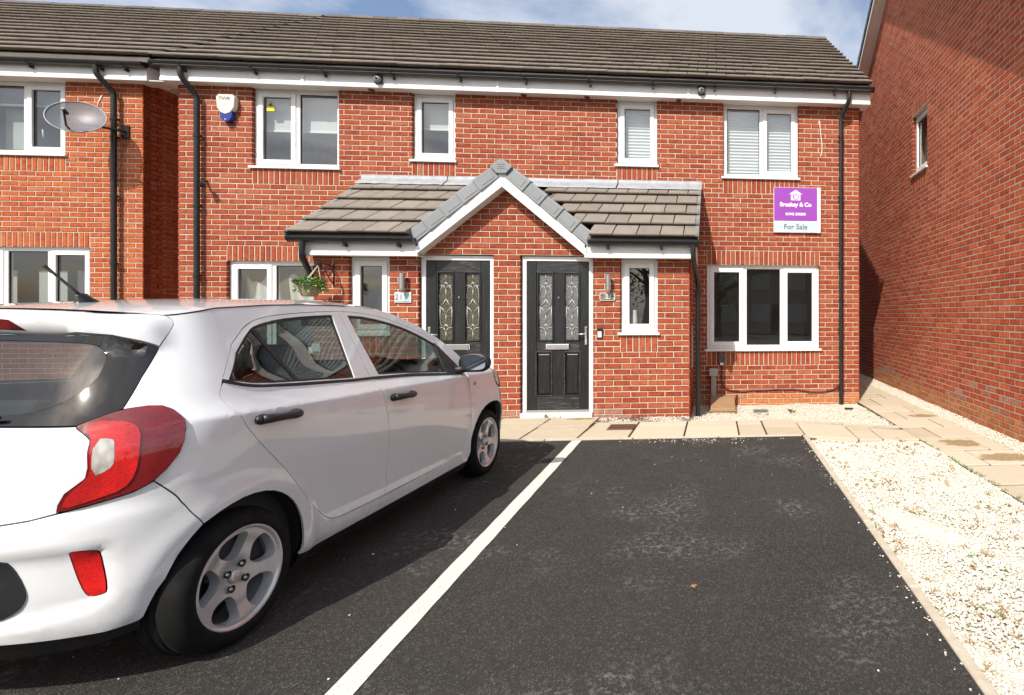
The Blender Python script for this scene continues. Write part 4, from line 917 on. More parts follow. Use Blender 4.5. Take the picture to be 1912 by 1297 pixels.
# paving: each slab a piece
path = kind(MB().box(-6.4, -0.34, -2.458, -1.22, -0.22, -0.018).box(-0.339, 1.0, -2.458, -1.57, -0.22, -0.023).box(1.001, 2.262, -2.55, -2.12, -0.22, -0.041).box(2.268, 3.063, -2.1, 5.4, -0.22, -0.053).box(2.268, 3.063, -7.8, -2.101, -0.22, -0.058).build('path', surf('joint_dirt', (0.055,0.042,0.026))), 'structure')
def slab(poly, z, mt=None, tilt=None, th=0.045):
    cx_ = sum(p[0] for p in poly)/len(poly); cy_ = sum(p[1] for p in poly)/len(poly); b = MB(); g = 0.0125
    pp = [(x+math.copysign(0.010, cx_-x), y+math.copysign(0.017, cy_-y)) for x, y in poly]
    tx, ty = random.uniform(-0.004, 0.004), random.uniform(-0.004, 0.004); zz = z+random.uniform(-0.003, 0.003)
    n_ = len(pp); b.add([(x, y, zz-th) for x, y in pp]+[(x, y, zz+tx*(x-cx_)+ty*(y-cy_)) for x, y in pp], [tuple(range(n_-1,-1,-1)), tuple(range(n_, 2*n_))]+[(i, (i+1)%n_, n_+(i+1)%n_, n_+i) for i in range(n_)])
    b.build('slab', mt or M['slab'], path, bevel=0.004, seg=1)
def rect(x0, x1, y0, y1): return [(x0,y0),(x1,y0),(x1,y1),(x0,y1)]
M['st1'] = stained('stained_slab_a', -1.72, -1.36, 0.20, 0.07); M['st4'] = stained('stained_slab_d', 2.85, -1.3, 0.2, 0.13)
M['st2'] = stained('stained_slab_b', 2.68, -2.9, 0.26, 0.17); M['st3'] = stained('stained_slab_c', 2.86, -3.46, 0.36, 0.17); M['st5'] = stained('stained_slab_e', 2.6, 0.35, 0.3, 0.2)
fx = [-6.3,-5.7,-5.1,-4.5,-3.9,-3.3,-2.72,-2.11,-1.495]
for i in range(len(fx)-1):
    x0, x1 = fx[i], fx[i+1]; ym = -1.585 if x0 < -2.2 else -1.865
    slab(rect(x0, x1, -2.462, ym), -0.006); slab(rect(x0, x1, ym, -1.225), -0.002, M['st1'] if x1 > -1.6 else None)
slab([(-1.495,-2.462),(-0.945,-2.462),(-0.945,-1.56),(-1.475,-1.56)], -0.008)
for x0, x1, ym in ((-0.945,-0.34,-1.835), (-0.34,0.277,-2.0), (0.277,0.59,-1.83), (0.59,1.02,-2.02)):
    slab(rect(x0, x1, -2.455, ym), -0.012); slab(rect(x0, x1, ym, -1.55), -0.012)
slab([(1.02,-2.53),(1.575,-2.72),(1.58,-1.975),(1.02,-1.70)], -0.02); slab([(1.575,-2.72),(1.845,-2.73),(1.845,-2.33),(1.578,-2.33)], -0.025); slab([(1.578,-2.33),(1.845,-2.33),(1.85,-2.03),(1.58,-1.98)], -0.025); slab([(1.845,-2.73),(2.26,-2.74),(2.26,-2.2),(1.847,-2.1)], -0.03)
for p_, q_ in (((1.03,-1.63),(1.6,-1.885)), ((1.605,-1.89),(2.25,-2.13))):
    d = Vector((q_[0]-p_[0], q_[1]-p_[1])).normalized(); nn = Vector((-d.y, d.x))*0.027
    slab([(p_[0]-nn.x,p_[1]-nn.y),(q_[0]-nn.x,q_[1]-nn.y),(q_[0]+nn.x,q_[1]+nn.y),(p_[0]+nn.x,p_[1]+nn.y)], -0.012, M['kerb'])
rows = [5.4, 4.85, 4.28, 3.7, 3.13, 2.56, 2.0, 1.42, 0.85, 0.27, -0.44, -0.96, -1.522, -2.04, -2.61, -3.18, -3.735, -4.31, -4.88, -5.45, -6.0, -6.6, -7.2, -7.8]
for i in range(len(rows)-1):
    y1_, y0_ = rows[i], rows[i+1]; z = -0.042-0.003*max(0, i-10)*0.3; xs0, xs1 = 2.27, 3.065
    if i >= 17 and i % 2 == 1: slab(rect(xs0, xs1, y0_, y1_), z)
    else:
        xm = 2.545 if i % 2 == 1 else 2.83
        if i in (10, 12): xm = 2.83
        slab(rect(xs0, xm, y0_, y1_), z, {14: M['st2']}.get(i)); slab(rect(xm, xs1, y0_, y1_), z, {11: M['st4'], 15: M['st3']}.get(i))
b = MB()
def cover(name, label, pts, z, m_, slots):
    poly = [Vector((x, y, z)) for x, y in pts]; b = MB(); b.add([(p.x,p.y,z-0.03) for p in poly]+[tuple(p) for p in poly], [(3,2,1,0),(4,5,6,7),(0,1,5,4),(1,2,6,5),(2,3,7,6),(3,0,4,7)])
    o = b.build(name, m_, bevel=0.004, seg=1); tag(o, label, 'drain cover')
    for i in range(slots):
        f = (i+0.5)/slots; a = poly[0].lerp(poly[1], f*0.9+0.05); c = poly[3].lerp(poly[2], f*0.9+0.05); a, c = a.lerp(c, 0.12), a.lerp(c, 0.88)
        s_ = MB(); s_.tube([a+Vector((0,0,0.002)), c+Vector((0,0,0.002))], 0.006, 5); s_.build('bar', m_, o)
    return o
cover('drain_cover', 'small rectangular brown drain cover let into the paving near the door', [(-1.255,-2.075),(-0.952,-2.08),(-0.958,-1.775),(-1.262,-1.77)], 0.004, plastic('brown_iron', (0.115,0.065,0.05), 0.6, 0.2), 9)
cover('drain_cover', 'grey grated drain in the white gravel below the wide window', [(0.555,-0.84),(0.77,-0.83),(0.775,-0.56),(0.565,-0.56)], -0.052, plastic('grey_iron', (0.16,0.16,0.15), 0.6, 0.2), 7)

# ------------------------------------------------------------------ gravel
def stone_mat(name, stops):
    m = mat(name, (0.7,0.66,0.58), 0.85, spec=0.3); t = m.node_tree; b = bsdf(m); g = N(t, 'ShaderNodeNewGeometry').outputs['Random Per Island']
    L(t, ramp(t, stops, g).outputs[0], b.inputs['Base Color']); return m
M['gravel'] = stone_mat('white_chippings', [(0,(0.55,0.485,0.39)),(0.3,(0.65,0.595,0.50)),(0.85,(0.72,0.675,0.585)),(0.95,(0.58,0.50,0.38)),(1,(0.40,0.33,0.24))])
ico_v = []
ph_ = (1+5**0.5)/2
for a, c in ((1, ph_), (-1, ph_), (1, -ph_), (-1, -ph_)): ico_v += [(0, a, c), (a, c, 0), (c, 0, a)]
ico = np.array(ico_v)/math.sqrt(1+ph_*ph_)
_bm = bmesh.new(); [_bm.verts.new(v) for v in ico]; _bm.verts.ensure_lookup_table(); bmesh.ops.convex_hull(_bm, input=_bm.verts); _bm.verts.index_update()
icof = np.array([[v.index for v in f.verts] for f in _bm.faces if len(f.verts) == 3]); icov = np.array([v.co[:] for v in _bm.verts]); _bm.free()
def scatter_stones(name, P, size, m_, kind_='stuff', flat=0.5):
    n = len(P); S_ = size*rng.uniform(0.55, 1.35, (n, 1, 1))*np.array([1, 0.8, flat])*rng.uniform(0.75, 1.25, (n, 1, 3))
    V = icov[None]*(1+rng.uniform(-0.22, 0.22, (n, 12, 1)))*S_
    a = rng.uniform(0, 6.283, n); t = rng.normal(0, 0.35, n); ca, sa, ct, st_ = np.cos(a), np.sin(a), np.cos(t), np.sin(t)
    x, y, z = V[..., 0], V[..., 1]*ct[:, None]-V[..., 2]*st_[:, None], V[..., 1]*st_[:, None]+V[..., 2]*ct[:, None]
    V = np.stack([x*ca[:, None]-y*sa[:, None], x*sa[:, None]+y*ca[:, None], z], -1)+P[:, None, :]
    Fc = (icof[None]+(np.arange(n)*12)[:, None, None]).reshape(-1, 3); V = V.reshape(-1, 3)
    me = bpy.data.meshes.new(name); me.vertices.add(len(V)); me.vertices.foreach_set('co', V.ravel().astype(np.float32)); me.loops.add(len(Fc)*3); me.loops.foreach_set('vertex_index', Fc.ravel().astype(np.int32))
    me.polygons.add(len(Fc)); me.polygons.foreach_set('loop_start', (np.arange(len(Fc))*3).astype(np.int32)); me.materials.append(m_); me.update(calc_edges=True); me.validate()
    o = link(name, me); o['kind'] = kind_; return o
def fill(xf0, xf1, y0, y1, dens, zf):
    n = int(dens*(abs(y1-y0))*1.4); y = rng.uniform(y0, y1, n); x0 = np.array([xf0(v) for v in y]); x1 = np.array([xf1(v) for v in y]); keep = rng.uniform(0, 1.4, n) < (x1-x0)
    x = x0+(x1-x0)*rng.uniform(0, 1, n); x, y = x[keep], y[keep]; return np.stack([x, y, zf(x, y)+rng.uniform(-0.004, 0.004, len(x))], -1)
def und(x, y): return 0.010*np.sin(x*5+1)*np.cos(y*3.1)+0.007*np.sin(x*11+y*7)
bedz = lambda x, y: -0.047+und(x, y)-0.003*(-y-2.7)
M['bed'] = surf('chipping_fines', (0.60,0.54,0.44), lambda t, b: (L(t, ramp(t, [(0.3,(0.56,0.50,0.40)),(0.7,(0.72,0.67,0.58))], noise(t, 60, 5, 0.7, pos(t)).outputs[0]).outputs[0], b.inputs['Base Color'])))
def bed(pts, z):
    b = MB(); b.add([(x, y, z) for x, y in pts], [tuple(range(len(pts)))]); kind(b.build('gravel_bed', M['bed'], recalc=False), 'structure')
bed([(1.03,-7.6),(2.268,-7.6),(2.268,-2.73),(1.6,-2.72),(1.03,-2.53)], -0.066); bed([(-0.34,-1.56),(1.03,-1.56),(2.27,-2.1),(2.27,-0.002),(-0.34,-0.002)], -0.088); bed([(3.066,-7.6),(3.25,-7.6),(3.335,-3),(3.46,5.6),(3.066,5.6)], -0.072); bed([(-1.50,-1.57),(-0.33,-1.57),(-0.33,-1.202),(-1.50,-1.202)], -0.032)
P1 = fill(lambda y: 1.035, lambda y: 2.262, -7.5, -2.76, 9500, bedz)
P2 = fill(lambda y: -0.32, lambda y: 2.26, -1.53, -0.005, 4200, lambda x, y: -0.075+0.02*(y/-1.5)+und(x, y)*0.7)
lim = lambda x: np.where(x < 1.03, -1.54, np.where(x < 1.6, -1.54-(x-1.03)*0.43, -1.86-(x-1.6)*0.40))
P2 = P2[P2[:, 1] > lim(P2[:, 0])+0.0]
P2b = fill(lambda y: 1.05, lambda y: 2.26, -2.11, -1.5, 4200, lambda x, y: -0.055+und(x, y)*0.5); P2b = P2b[P2b[:, 1] > lim(P2b[:, 0])+0.02]
P2c = fill(lambda y: 1.03, lambda y: 2.26, -2.95, -2.55, 5500, bedz); P2c = P2c[P2c[:, 1] < -2.56-(P2c[:, 0]-1.03)*0.32]; P2c = P2c[P2c[:, 1] < -2.6]
P3 = fill(lambda y: 3.075, lambda y: 3.335+0.0164*(y+3)-0.005, -7, 5.5, 4200, lambda x, y: -0.058+und(x, y)*0.4+0.03*(x-3.07))
P4 = fill(lambda y: -1.49, lambda y: -0.34, -1.545, -1.215, 4800, lambda x, y: -0.020+und(x, y)*0.3)
for nm, mn in (('gravel', [P1, P2c]), ('gravel', [P2, P2b]), ('gravel', [P3]), ('gravel', [P4])): scatter_stones(nm, np.concatenate(mn), 0.0088, M['gravel'])
# stray chippings kicked on to the tarmac
n = 60; X_ = rng.uniform(-3.0, 0.95, n); Y_ = rng.uniform(-7.2, -2.56, n); scatter_stones('stray_gravel', np.stack([X_, Y_, tz(Y_)+0.003], -1), 0.005, M['gravel'])
n = 110; X_ = rng.normal(-0.2, 0.45, n); Y_ = -2.56-np.abs(rng.normal(0, 0.1, n)); k_ = X_ < 0.95; scatter_stones('stray_gravel', np.stack([X_[k_], Y_[k_], tz(Y_[k_])+0.003], -1), 0.0065, M['gravel'])
n = 80; Y_ = rng.uniform(-7.2, -2.7, n); X_ = 0.975-np.abs(rng.normal(0, 0.03, n)); scatter_stones('stray_gravel', np.stack([X_, Y_, tz(Y_)+0.003], -1), 0.006, M['gravel'])
# dry weeds and grass coming through the chippings
def blades(name, C_, m_, length, label=None, per=8):
    b = MB()
    for (x, y, z) in C_:
        for _ in range(per):
            a = random.uniform(0, 6.283); l = length*random.uniform(0.5, 1.3); h = l*random.uniform(0.15, 0.8); r0 = random.uniform(0, 0.02); px, py = x+r0*math.cos(a*3), y+r0*math.sin(a*3)
            dx, dy = math.cos(a), math.sin(a); w_ = 0.0022; b.add([(px-dy*w_,py+dx*w_,z),(px+dy*w_,py-dx*w_,z),(px+dx*l*.5+dy*w_,py+dy*l*.5-dx*w_,z+h*.75),(px+dx*l*.5-dy*w_,py+dy*l*.5+dx*w_,z+h*.75),(px+dx*l,py+dy*l,z+h)], [(0,1,2,3),(3,2,4)])
    return kind(b.build(name, m_, recalc=False), 'stuff')
def clump(n, cx_, cy_, sx, sy): return [(cx_+random.gauss(0, sx), cy_+random.gauss(0, sy)) for _ in range(n)]
dry, grn = [], []
for cx_, cy_, n_, sx, sy in ((1.45,-2.95,26,.18,.05),(2.0,-3.0,36,.12,.12),(1.75,-3.3,20,.25,.1),(1.15,-3.6,18,.04,.3),(1.3,-4.2,26,.12,.12),(1.75,-4.15,20,.16,.08),(2.1,-3.9,12,.12,.1),(1.6,-4.9,30,.3,.1),(1.1,-5.2,30,.05,.35),(1.45,-5.5,22,.2,.12),(2.0,-5.3,22,.2,.15),(1.3,-6.2,30,.18,.2),(2.1,-4.6,14,.1,.2),(1.9,-6.3,22,.2,.2)):
    for x, y in clump(int(n_*0.6), cx_, cy_, sx, sy):
        if 1.04 < x < 2.25: (dry if random.random() < 0.72 else grn).append((x, y, float(bedz(x, y))+0.004))
M['dry'] = mat('dry_stems', (0.33,0.21,0.085), 0.9); M['green'] = mat('weed_green', (0.14,0.22,0.035), 0.8)
blades('dry_weeds', dry, M['dry'], 0.038); blades('grass', grn, M['green'], 0.03)
wc = [(2.27+random.gauss(0,.012), random.uniform(-5.5,-2.8), -0.045) for _ in range(60)]+[(random.uniform(-2.2,-2.0), -1.24+random.gauss(0,.01), 0.0) for _ in range(4)]
blades('joint_weeds', wc, M['green'], 0.03, per=5)
b = MB()
def plant(mb, x, y, z, n_, r_, h_):
    for i in range(n_):
        a = random.uniform(0, 6.283); l = r_*random.uniform(.6, 1.2); hh = h_*random.uniform(.4, 1.0); w_ = l*0.3; dx, dy = math.cos(a), math.sin(a)
        mb.add([(x,y,z),(x+dx*l*.5-dy*w_,y+dy*l*.5+dx*w_,z+hh*.8),(x+dx*l,y+dy*l,z+hh),(x+dx*l*.5+dy*w_,y+dy*l*.5-dx*w_,z+hh*.8)], [(0,1,2,3)])
pm = MB(); plant(pm, 1.08, -0.8, -0.06, 12, 0.05, 0.06); plant(pm, 1.12, -0.83, -0.06, 8, 0.04, 0.05); tag(pm.build('weed', M['green'], recalc=False), 'small bright green weed growing in the gravel under the wide window', 'weed')
pm = MB(); plant(pm, -2.19, -1.255, 0.0, 9, 0.035, 0.05); tag(pm.build('weed', mat('pale_weed', (0.30,0.32,0.10), 0.8), recalc=False), 'tuft of pale weed at the doorstep of the right-hand door', 'weed')
pm = MB()
for i in range(9):
    a = random.uniform(0, 6.283); pm.add([(-0.105+math.cos(a)*.0,-5.813,tz(-5.8)+.006),(-0.105+math.cos(a)*.012-math.sin(a)*.007,-5.813+math.sin(a)*.012,tz(-5.8)+.016),(-0.105+math.cos(a)*.02,-5.813+math.sin(a)*.013,tz(-5.8)+.010),(-0.105+math.cos(a)*.012+math.sin(a)*.007,-5.813+math.sin(a)*.016,tz(-5.8)+.02)], [(0,1,2,3)])
tag(pm.build('dry_leaf', mat('brown_leaf', (0.28,0.15,0.06), 0.8), recalc=False), 'curled brown dead leaf lying on the tarmac of the empty bay', 'leaf')

# ------------------------------------------------------------------ across the road, behind the viewer: guessed house and trees added for window reflections
oh = empty('brick_house', (5.0, -36.0, -0.12), 'guessed house across the road, added out of view for the wide window to reflect', 'house')
b = MB(); b.box(-0.5, 10.5, -41.0, -34.0, -0.2, 5.0); b.prism_x([(-41.0,5.0),(-34.0,5.0),(-37.5,7.4)], -0.4, 10.4); ow = b.build('wall', mat('pale_render', (0.42,0.36,0.30), 0.9), oh)  # wall colour kept pale to soften its reflection in the window
b = MB(); b.prism_x([(-33.6,4.8),(-33.6,4.95),(-37.5,7.75),(-37.5,7.6)], -0.7, 10.7); b.prism_x([(-41.4,4.8),(-41.4,4.95),(-37.5,7.75),(-37.5,7.6)], -0.7, 10.7); b.build('roof', M['tile_dark'], oh)
for x0 in (0.3, 3.0, 5.8, 8.2):
    for z0 in (0.9, 3.3):
        b = MB(); b.box(x0, x0+1.3, -33.99, -33.93, z0, z0+1.2); wf = b.build('window', M['upvc'], oh); b = MB(); b.box(x0+0.08, x0+1.22, -33.929, -33.92, z0+0.08, z0+1.12); b.build('pane', M['plaster'], wf)
b = MB(); b.box(4.5, 5.45, -33.99, -33.9, 0.0, 2.1); b.build('door', M['doorskin'], oh)
def tree(x, y, h, r_, label, seed):
    rs = random.Random(seed); e = empty('tree', (x, y, -0.12), label, 'tree', 'added trees across the road'); b = MB()
    b.tube([(x, y, -0.2), (x+0.1, y, h*0.25), (x-0.1, y+0.1, h*0.5), (x, y, h*0.8)], [0.24, 0.19, 0.13, 0.05], 8); tips = []
    for i in range(9):
        a = rs.uniform(0, 6.283); z = h*rs.uniform(0.3, 0.65); q = (x+math.cos(a)*r_*0.7, y+math.sin(a)*r_*0.7, z+rs.uniform(0.6, 1.8)); b.tube([(x, y, z), ((x+q[0])/2, (y+q[1])/2, (z+q[2])/2+0.2), q], [0.09, 0.06, 0.02], 6); tips.append(q)
    b.build('trunk', mat('bark', (0.09,0.065,0.045), 0.95), e, smooth=True); b = MB()
    for k in range(46):
        a = rs.uniform(0, 6.283); u = rs.uniform(-1, 1); rr = r_*rs.uniform(0.45, 1.0); c = Vector((x+rr*math.cos(a)*math.sqrt(1-u*u), y+rr*math.sin(a)*math.sqrt(1-u*u), h*0.64+u*h*0.34))
        for i in range(60):
            p = c+Vector((rs.gauss(0,1), rs.gauss(0,1), rs.gauss(0,1)))*0.42; d = Vector((rs.gauss(0,1), rs.gauss(0,1), rs.gauss(0,.7))).normalized(); s2 = d.cross(Vector((rs.random(), rs.random(), 1))).normalized(); l = rs.uniform(0.12, 0.24)
            b.add([p, p+d*l*.5+s2*l*.35, p+d*l, p+d*l*.5-s2*l*.35], [(0,1,2,3)])
    b.build('crown', mat('tree_leaf', (0.05,0.085,0.022), 0.7), e, recalc=False)
for i, (x, y, h, r_, lb) in enumerate(((-9.5,-30,8.2,2.9,'leftmost guessed tree across the road, added out of view for reflections'), (-4.6,-31,9.0,3.4,'tallest guessed tree across the road, added for the wide window to reflect'), (0.2,-29,6.4,2.3,'small guessed tree across the road beside the opposite house, added for reflections'), (14.5,-32,8.0,3.0,'guessed tree across the road right of the opposite house, added for reflections'))): tree(x, y, h, r_, lb, 40+i)
# ------------------------------------------------------------------ things fixed to the houses
M['white'] = mat('white_print', (0.82,0.82,0.82), 0.5); M['purple'] = plastic('purple_print', (0.30,0.055,0.42), 0.35, 0.05); M['paleblue'] = mat('pale_blue_print', (0.50,0.62,0.66), 0.4); M['greyprint'] = mat('grey_print', (0.10,0.10,0.13), 0.5)
sx0, sx1, sz0, sz1 = 0.925, 1.668, 2.635, 3.348
sg = empty('sale_sign', (1.297, -0.02, sz0), 'purple and pale blue estate agent board under the upper right window', 'sign')
b = MB(); b.box(sx0, sx1, -0.034, -0.008, sz0, sz1); bd = b.build('board', M['white'], sg, bevel=0.002, seg=1)
pz = sz0+0.185; px1 = sx1-0.052
b = MB(); b.box(sx0+0.006, px1, -0.0365, -0.0345, pz, sz1-0.004); b.build('purple_field', M['purple'], sg)
b = MB(); b.box(sx0+0.006, px1, -0.0365, -0.0345, sz0+0.008, pz-0.012); b.build('blue_field', M['paleblue'], sg)
b = MB(); b.box(px1+0.004, sx1+0.001, -0.045, -0.0345, sz0, sz1); b.build('edge_strip', M['white'], sg)
cx_ = (sx0+px1)/2+0.002; yy = -0.038; XD, ZD = (1,0,0), (0,0,1)
text_mesh('For Sale', 0.115, 'lettering', M['greyprint'], sg, (cx_, yy, sz0+0.088), XD, ZD, bold=0.001, depth=0.0006)
text_mesh('Breakey & Co', 0.088, 'lettering', M['white'], sg, (cx_, yy, pz+0.255), XD, ZD, bold=0.0035, depth=0.0006)
text_mesh('01942 238200', 0.055, 'lettering', M['white'], sg, (cx_, yy, pz+0.105), XD, ZD, bold=0.0022, depth=0.0006)
hz = pz+0.325; b = MB()                                    # house-shaped emblem holding a round letter
b.prism_y([(cx_-0.075, hz), (cx_+0.075, hz), (cx_+0.075, hz+0.095), (cx_+0.105, hz+0.095), (cx_, hz+0.165), (cx_-0.105, hz+0.095), (cx_-0.075, hz+0.095)], yy-0.0006, yy+0.0006); em = b.build('emblem', M['white'], sg)
b = MB(); b.lathe([(0.034,-0.0022),(0.045,-0.0022),(0.045,-0.0008),(0.034,-0.0008),(0.034,-0.0022)], (cx_+0.008, yy, hz+0.052), 'y', 28); b.box(cx_-0.040, cx_-0.032, yy-0.0022, yy-0.0008, hz+0.012, hz+0.125); b.build('emblem_letter', M['purple'], em)

ax0, ax1, az0, az1 = -7.118, -6.87, 4.115, 4.505
al = empty('alarm_box', (-6.99, -0.03, az0), 'cream burglar alarm box with blue lens below the eaves', 'alarm')
b = MB(); ac = (ax0+ax1)/2
poly = [(ax0+0.06,az0+0.13),(ac,az0+0.105),(ax1-0.06,az0+0.13),(ax1-0.012,az0+0.2),(ax1,az1-0.04),(ax1-0.03,az1),(ax0+0.03,az1),(ax0,az1-0.04),(ax0+0.012,az0+0.2)]
b.prism_y(poly, -0.085, -0.006); b.build('cover', plastic('cream_plastic', (0.74,0.72,0.62), 0.35, 0.05), al, bevel=0.014, seg=3, smooth='auto')
b = MB(); b.prism_y([(ax0+0.075,az0+0.02),(ac,az0-0.005),(ax1-0.075,az0+0.02),(ax1-0.045,az0+0.07),(ax1-0.04,az0+0.16),(ax0+0.04,az0+0.16),(ax0+0.045,az0+0.07)], -0.075, -0.008); b.build('lens', plastic('blue_lens', (0.02,0.05,0.28), 0.15, 0.1), al, bevel=0.012, seg=3, smooth='auto')
b = MB(); b.sphere((ac, -0.078, az0+0.03), 0.010, 10, 6); b.build('lamp', M['white'], al, smooth=True)
text_mesh('TVVK', 0.07, 'lettering', M['greyprint'], al, (ac-0.005, -0.0865, az1-0.065), XD, ZD, bold=0.001, depth=0.0006, spacing=0.9)
for zz, ww in ((az1-0.115, 0.065), (az1-0.15, 0.035), (az1-0.17, 0.05)):
    b = MB(); b.box(ac-ww, ac+ww, -0.0868, -0.0852, zz-0.0035, zz+0.0035); b.build('small_print', mat('faint_print', (0.45,0.45,0.42), 0.5), al)

# two dome cameras on the fascia
def dome(x, z, label):
    e = empty('security_camera', (x, -0.17, z), label, 'camera', 'cameras on the fascia')
    b = MB(); b.box(x-0.055, x+0.055, -0.185, -0.1695, z-0.055, z+0.06); b.build('back_plate', M['gutter'], e, bevel=0.006)
    b = MB(); b.lathe([(0.048,-0.187),(0.052,-0.205),(0.046,-0.225),(0.03,-0.238),(0.0005,-0.242)], (x, 0, z), 'y', 18); b.build('dome', plastic('dome_grey', (0.22,0.22,0.21), 0.25, 0.1), e, smooth=True)
    b = MB(); b.lathe([(0.013,-0.236),(0.015,-0.25),(0.0005,-0.252)], (x+0.004, 0, z+0.004), 'y', 12); b.build('lens', M['blackrub'], e, smooth=True)
dome(-4.86, 4.75, 'small black dome camera on the white fascia above the left windows'); dome(-0.20, 4.755, 'small grey dome camera on the white fascia above the right windows')

e = empty('floodlight', (-7.27, -0.09, 3.2), 'small black floodlight clipped beside the left downpipe', 'light')
b = MB(); b.tube([(-7.30,-0.003,3.27),(-7.30,-0.06,3.26),(-7.27,-0.12,3.22)], 0.014, 8); b.build('arm', M['gutter'], e, smooth='auto')
b = MB(); b.lathe([(0.0005,-0.05),(0.022,-0.05),(0.034,0.0),(0.038,0.05),(0.03,0.055),(0.0005,0.05)], (0,0,0), 'z', 16)
o = b.build('lamp_head', M['gutter'], e, smooth='auto'); o.matrix_parent_inverse = Matrix(); o.location = (0.03, -0.05, 0.0); o.rotation_euler = (R(125), 0, R(30))

# wall lamps
def lamp(x, label):
    e = empty('wall_lamp', (x, PY, 1.62), label, 'lamp', 'cylinder lamps beside the doors')
    b = MB(); b.lathe([(0.028,0),(0.033,0.002),(0.033,0.20),(0.028,0.202),(0.0005,0.202)], (x, PY-0.075, 1.665), 'z', 20); b.build('tube_shade', M['steel'], e, smooth='auto')
    b = MB(); b.box(x-0.022, x+0.022, PY-0.045, PY-0.002, 1.72, 1.80); b.build('wall_mount', M['steel'], e, bevel=0.004)
    b = MB(); b.lathe([(0.0005,-0.025),(0.018,-0.025),(0.021,0.0),(0.021,0.03),(0.0005,0.03)], (x, PY-0.075, 1.645), 'z', 14); b.build('lamp_socket', M['chrome'], e, smooth='auto')
lamp(-1.385, 'brushed steel cylinder wall lamp between bright-handled door and narrow window'); lamp(-3.945, 'brushed steel cylinder wall lamp beside the left narrow porch window')
# number plaques
e = empty('number_plaque', (-3.965, PY-0.01, 1.49), 'pale blue white rectangular plaque with black number 21', 'plaque')
b = MB(); b.box(-4.068, -3.866, PY-0.016, PY-0.003, 1.492, 1.628); b.build('plate', plastic('pale_glass_plate', (0.66,0.72,0.73), 0.2, 0.06), e, bevel=0.003, seg=1)
text_mesh('21', 0.10, 'numerals', M['greyprint'], e, (-4.012, PY-0.0175, 1.562), XD, ZD, depth=0.0008)
b = MB(); b.box(-3.957, -3.88, PY-0.0178, PY-0.0165, 1.515, 1.60); b.build('picture', plastic('pale_teal_print', (0.45,0.62,0.66), 0.4, 0.3, scale=40), e)
b = MB(); b.box(-4.055, -3.88, PY-0.0178, PY-0.0165, 1.503, 1.509); b.build('underline', M['greyprint'], e)
e = empty('number_plaque', (-1.408, PY-0.01, 1.51), 'cream bordered slate plaque with number 23 below its lamp', 'plaque')
def pl(w2, h2, n_=32): return [(-1.408+w2*math.copysign(abs(math.cos(t))**0.55, math.cos(t)), 1.578+h2*math.copysign(abs(math.sin(t))**0.55, math.sin(t))*(1+0.10*math.cos(2*t))) for t in [2*math.pi*i/n_ for i in range(n_)]]
b = MB(); b.prism_y(pl(0.104, 0.062), PY-0.016, PY-0.003); b.build('border', plastic('cream_border', (0.55,0.50,0.42), 0.6, 0.25, scale=30), e)
nm_ = mat('mottled_slate', (0.1,0.09,0.08), 0.5); t = nm_.node_tree; L(t, ramp(t, [(0.42,(0.06,0.05,0.04)),(0.55,(0.25,0.20,0.15)),(0.65,(0.55,0.50,0.42))], noise(t, 60, 4, 0.7, pos(t)).outputs[0]).outputs[0], bsdf(nm_).inputs['Base Color'])
b = MB(); b.prism_y(pl(0.09, 0.05), PY-0.0185, PY-0.0165); b.build('slate', nm_, e)
text_mesh('23', 0.085, 'numerals', mat('cream_print', (0.72,0.68,0.60), 0.5), e, (-1.395, PY-0.0198, 1.577), XD, ZD, bold=0.002, depth=0.0008)
e = empty('doorbell', (-1.507, PY-0.01, 1.03), 'small black and white doorbell beside the right door', 'doorbell')
b = MB(); b.box(-1.541, -1.473, PY-0.022, PY-0.003, 1.035, 1.165); b.build('case', M['gutter'], e, bevel=0.006)
b = MB(); b.box(-1.532, -1.482, PY-0.0245, PY-0.0225, 1.042, 1.12); b.build('face', M['white'], e, bevel=0.003, seg=1)

# hanging basket on a scrolled bracket
e = empty('basket_bracket', (-4.83, PY, 1.85), 'black scrolled iron bracket beside the left porch window', 'bracket')
bx = -4.80; by = PY-0.30
pts = [(bx,PY-0.003,1.98),(bx,PY-0.012,1.70)]; b = MB(); b.tube(pts, 0.007, 8)
sp = [(bx, PY-0.02-0.28*k/10, 1.95+0.015*math.sin(k/10*math.pi)) for k in range(11)]; b.tube(sp, 0.007, 8)
def scroll(cy_, cz_, r0, turns, s_): return [(bx, cy_+s_*(r0*(1-k/24))*math.cos(turns*6.283*k/24), cz_+(r0*(1-k/24))*math.sin(turns*6.283*k/24)) for k in range(24)]
b.tube(scroll(by+0.04, 1.95, 0.055, 1.4, -1), 0.006, 6); b.tube(scroll(PY-0.09, 1.86, 0.07, 1.3, 1), 0.006, 6); b.tube([(bx,PY-0.012,1.72),(bx,PY-0.08,1.79),(bx,PY-0.17,1.90),(bx,by+0.05,1.945)], 0.006, 6)
b.build('scrollwork', M['blackrub'], e, smooth=True)
hb = empty('hanging_basket', (bx-0.05, by, 1.52), 'wicker hanging basket of green trailing leaves at the left porch corner', 'basket')
bc = (bx-0.07, by-0.02)
wk = mat('wicker', (0.5,0.4,0.24), 0.8); t = wk.node_tree; wv = N(t, 'ShaderNodeTexWave', bands_direction='Z'); wv.inputs['Scale'].default_value = 22; wv.inputs['Distortion'].default_value = 6; wv.inputs['Detail Scale'].default_value = 8; L(t, pos(t), wv.inputs[0])
L(t, ramp(t, [(0.15,(0.36,0.27,0.15)),(0.5,(0.60,0.50,0.34)),(1,(0.70,0.62,0.46))], wv.outputs[0]).outputs[0], bsdf(wk).inputs['Base Color']); bump(t, wv.outputs[0], 1.0, 0.01, bsdf(wk))
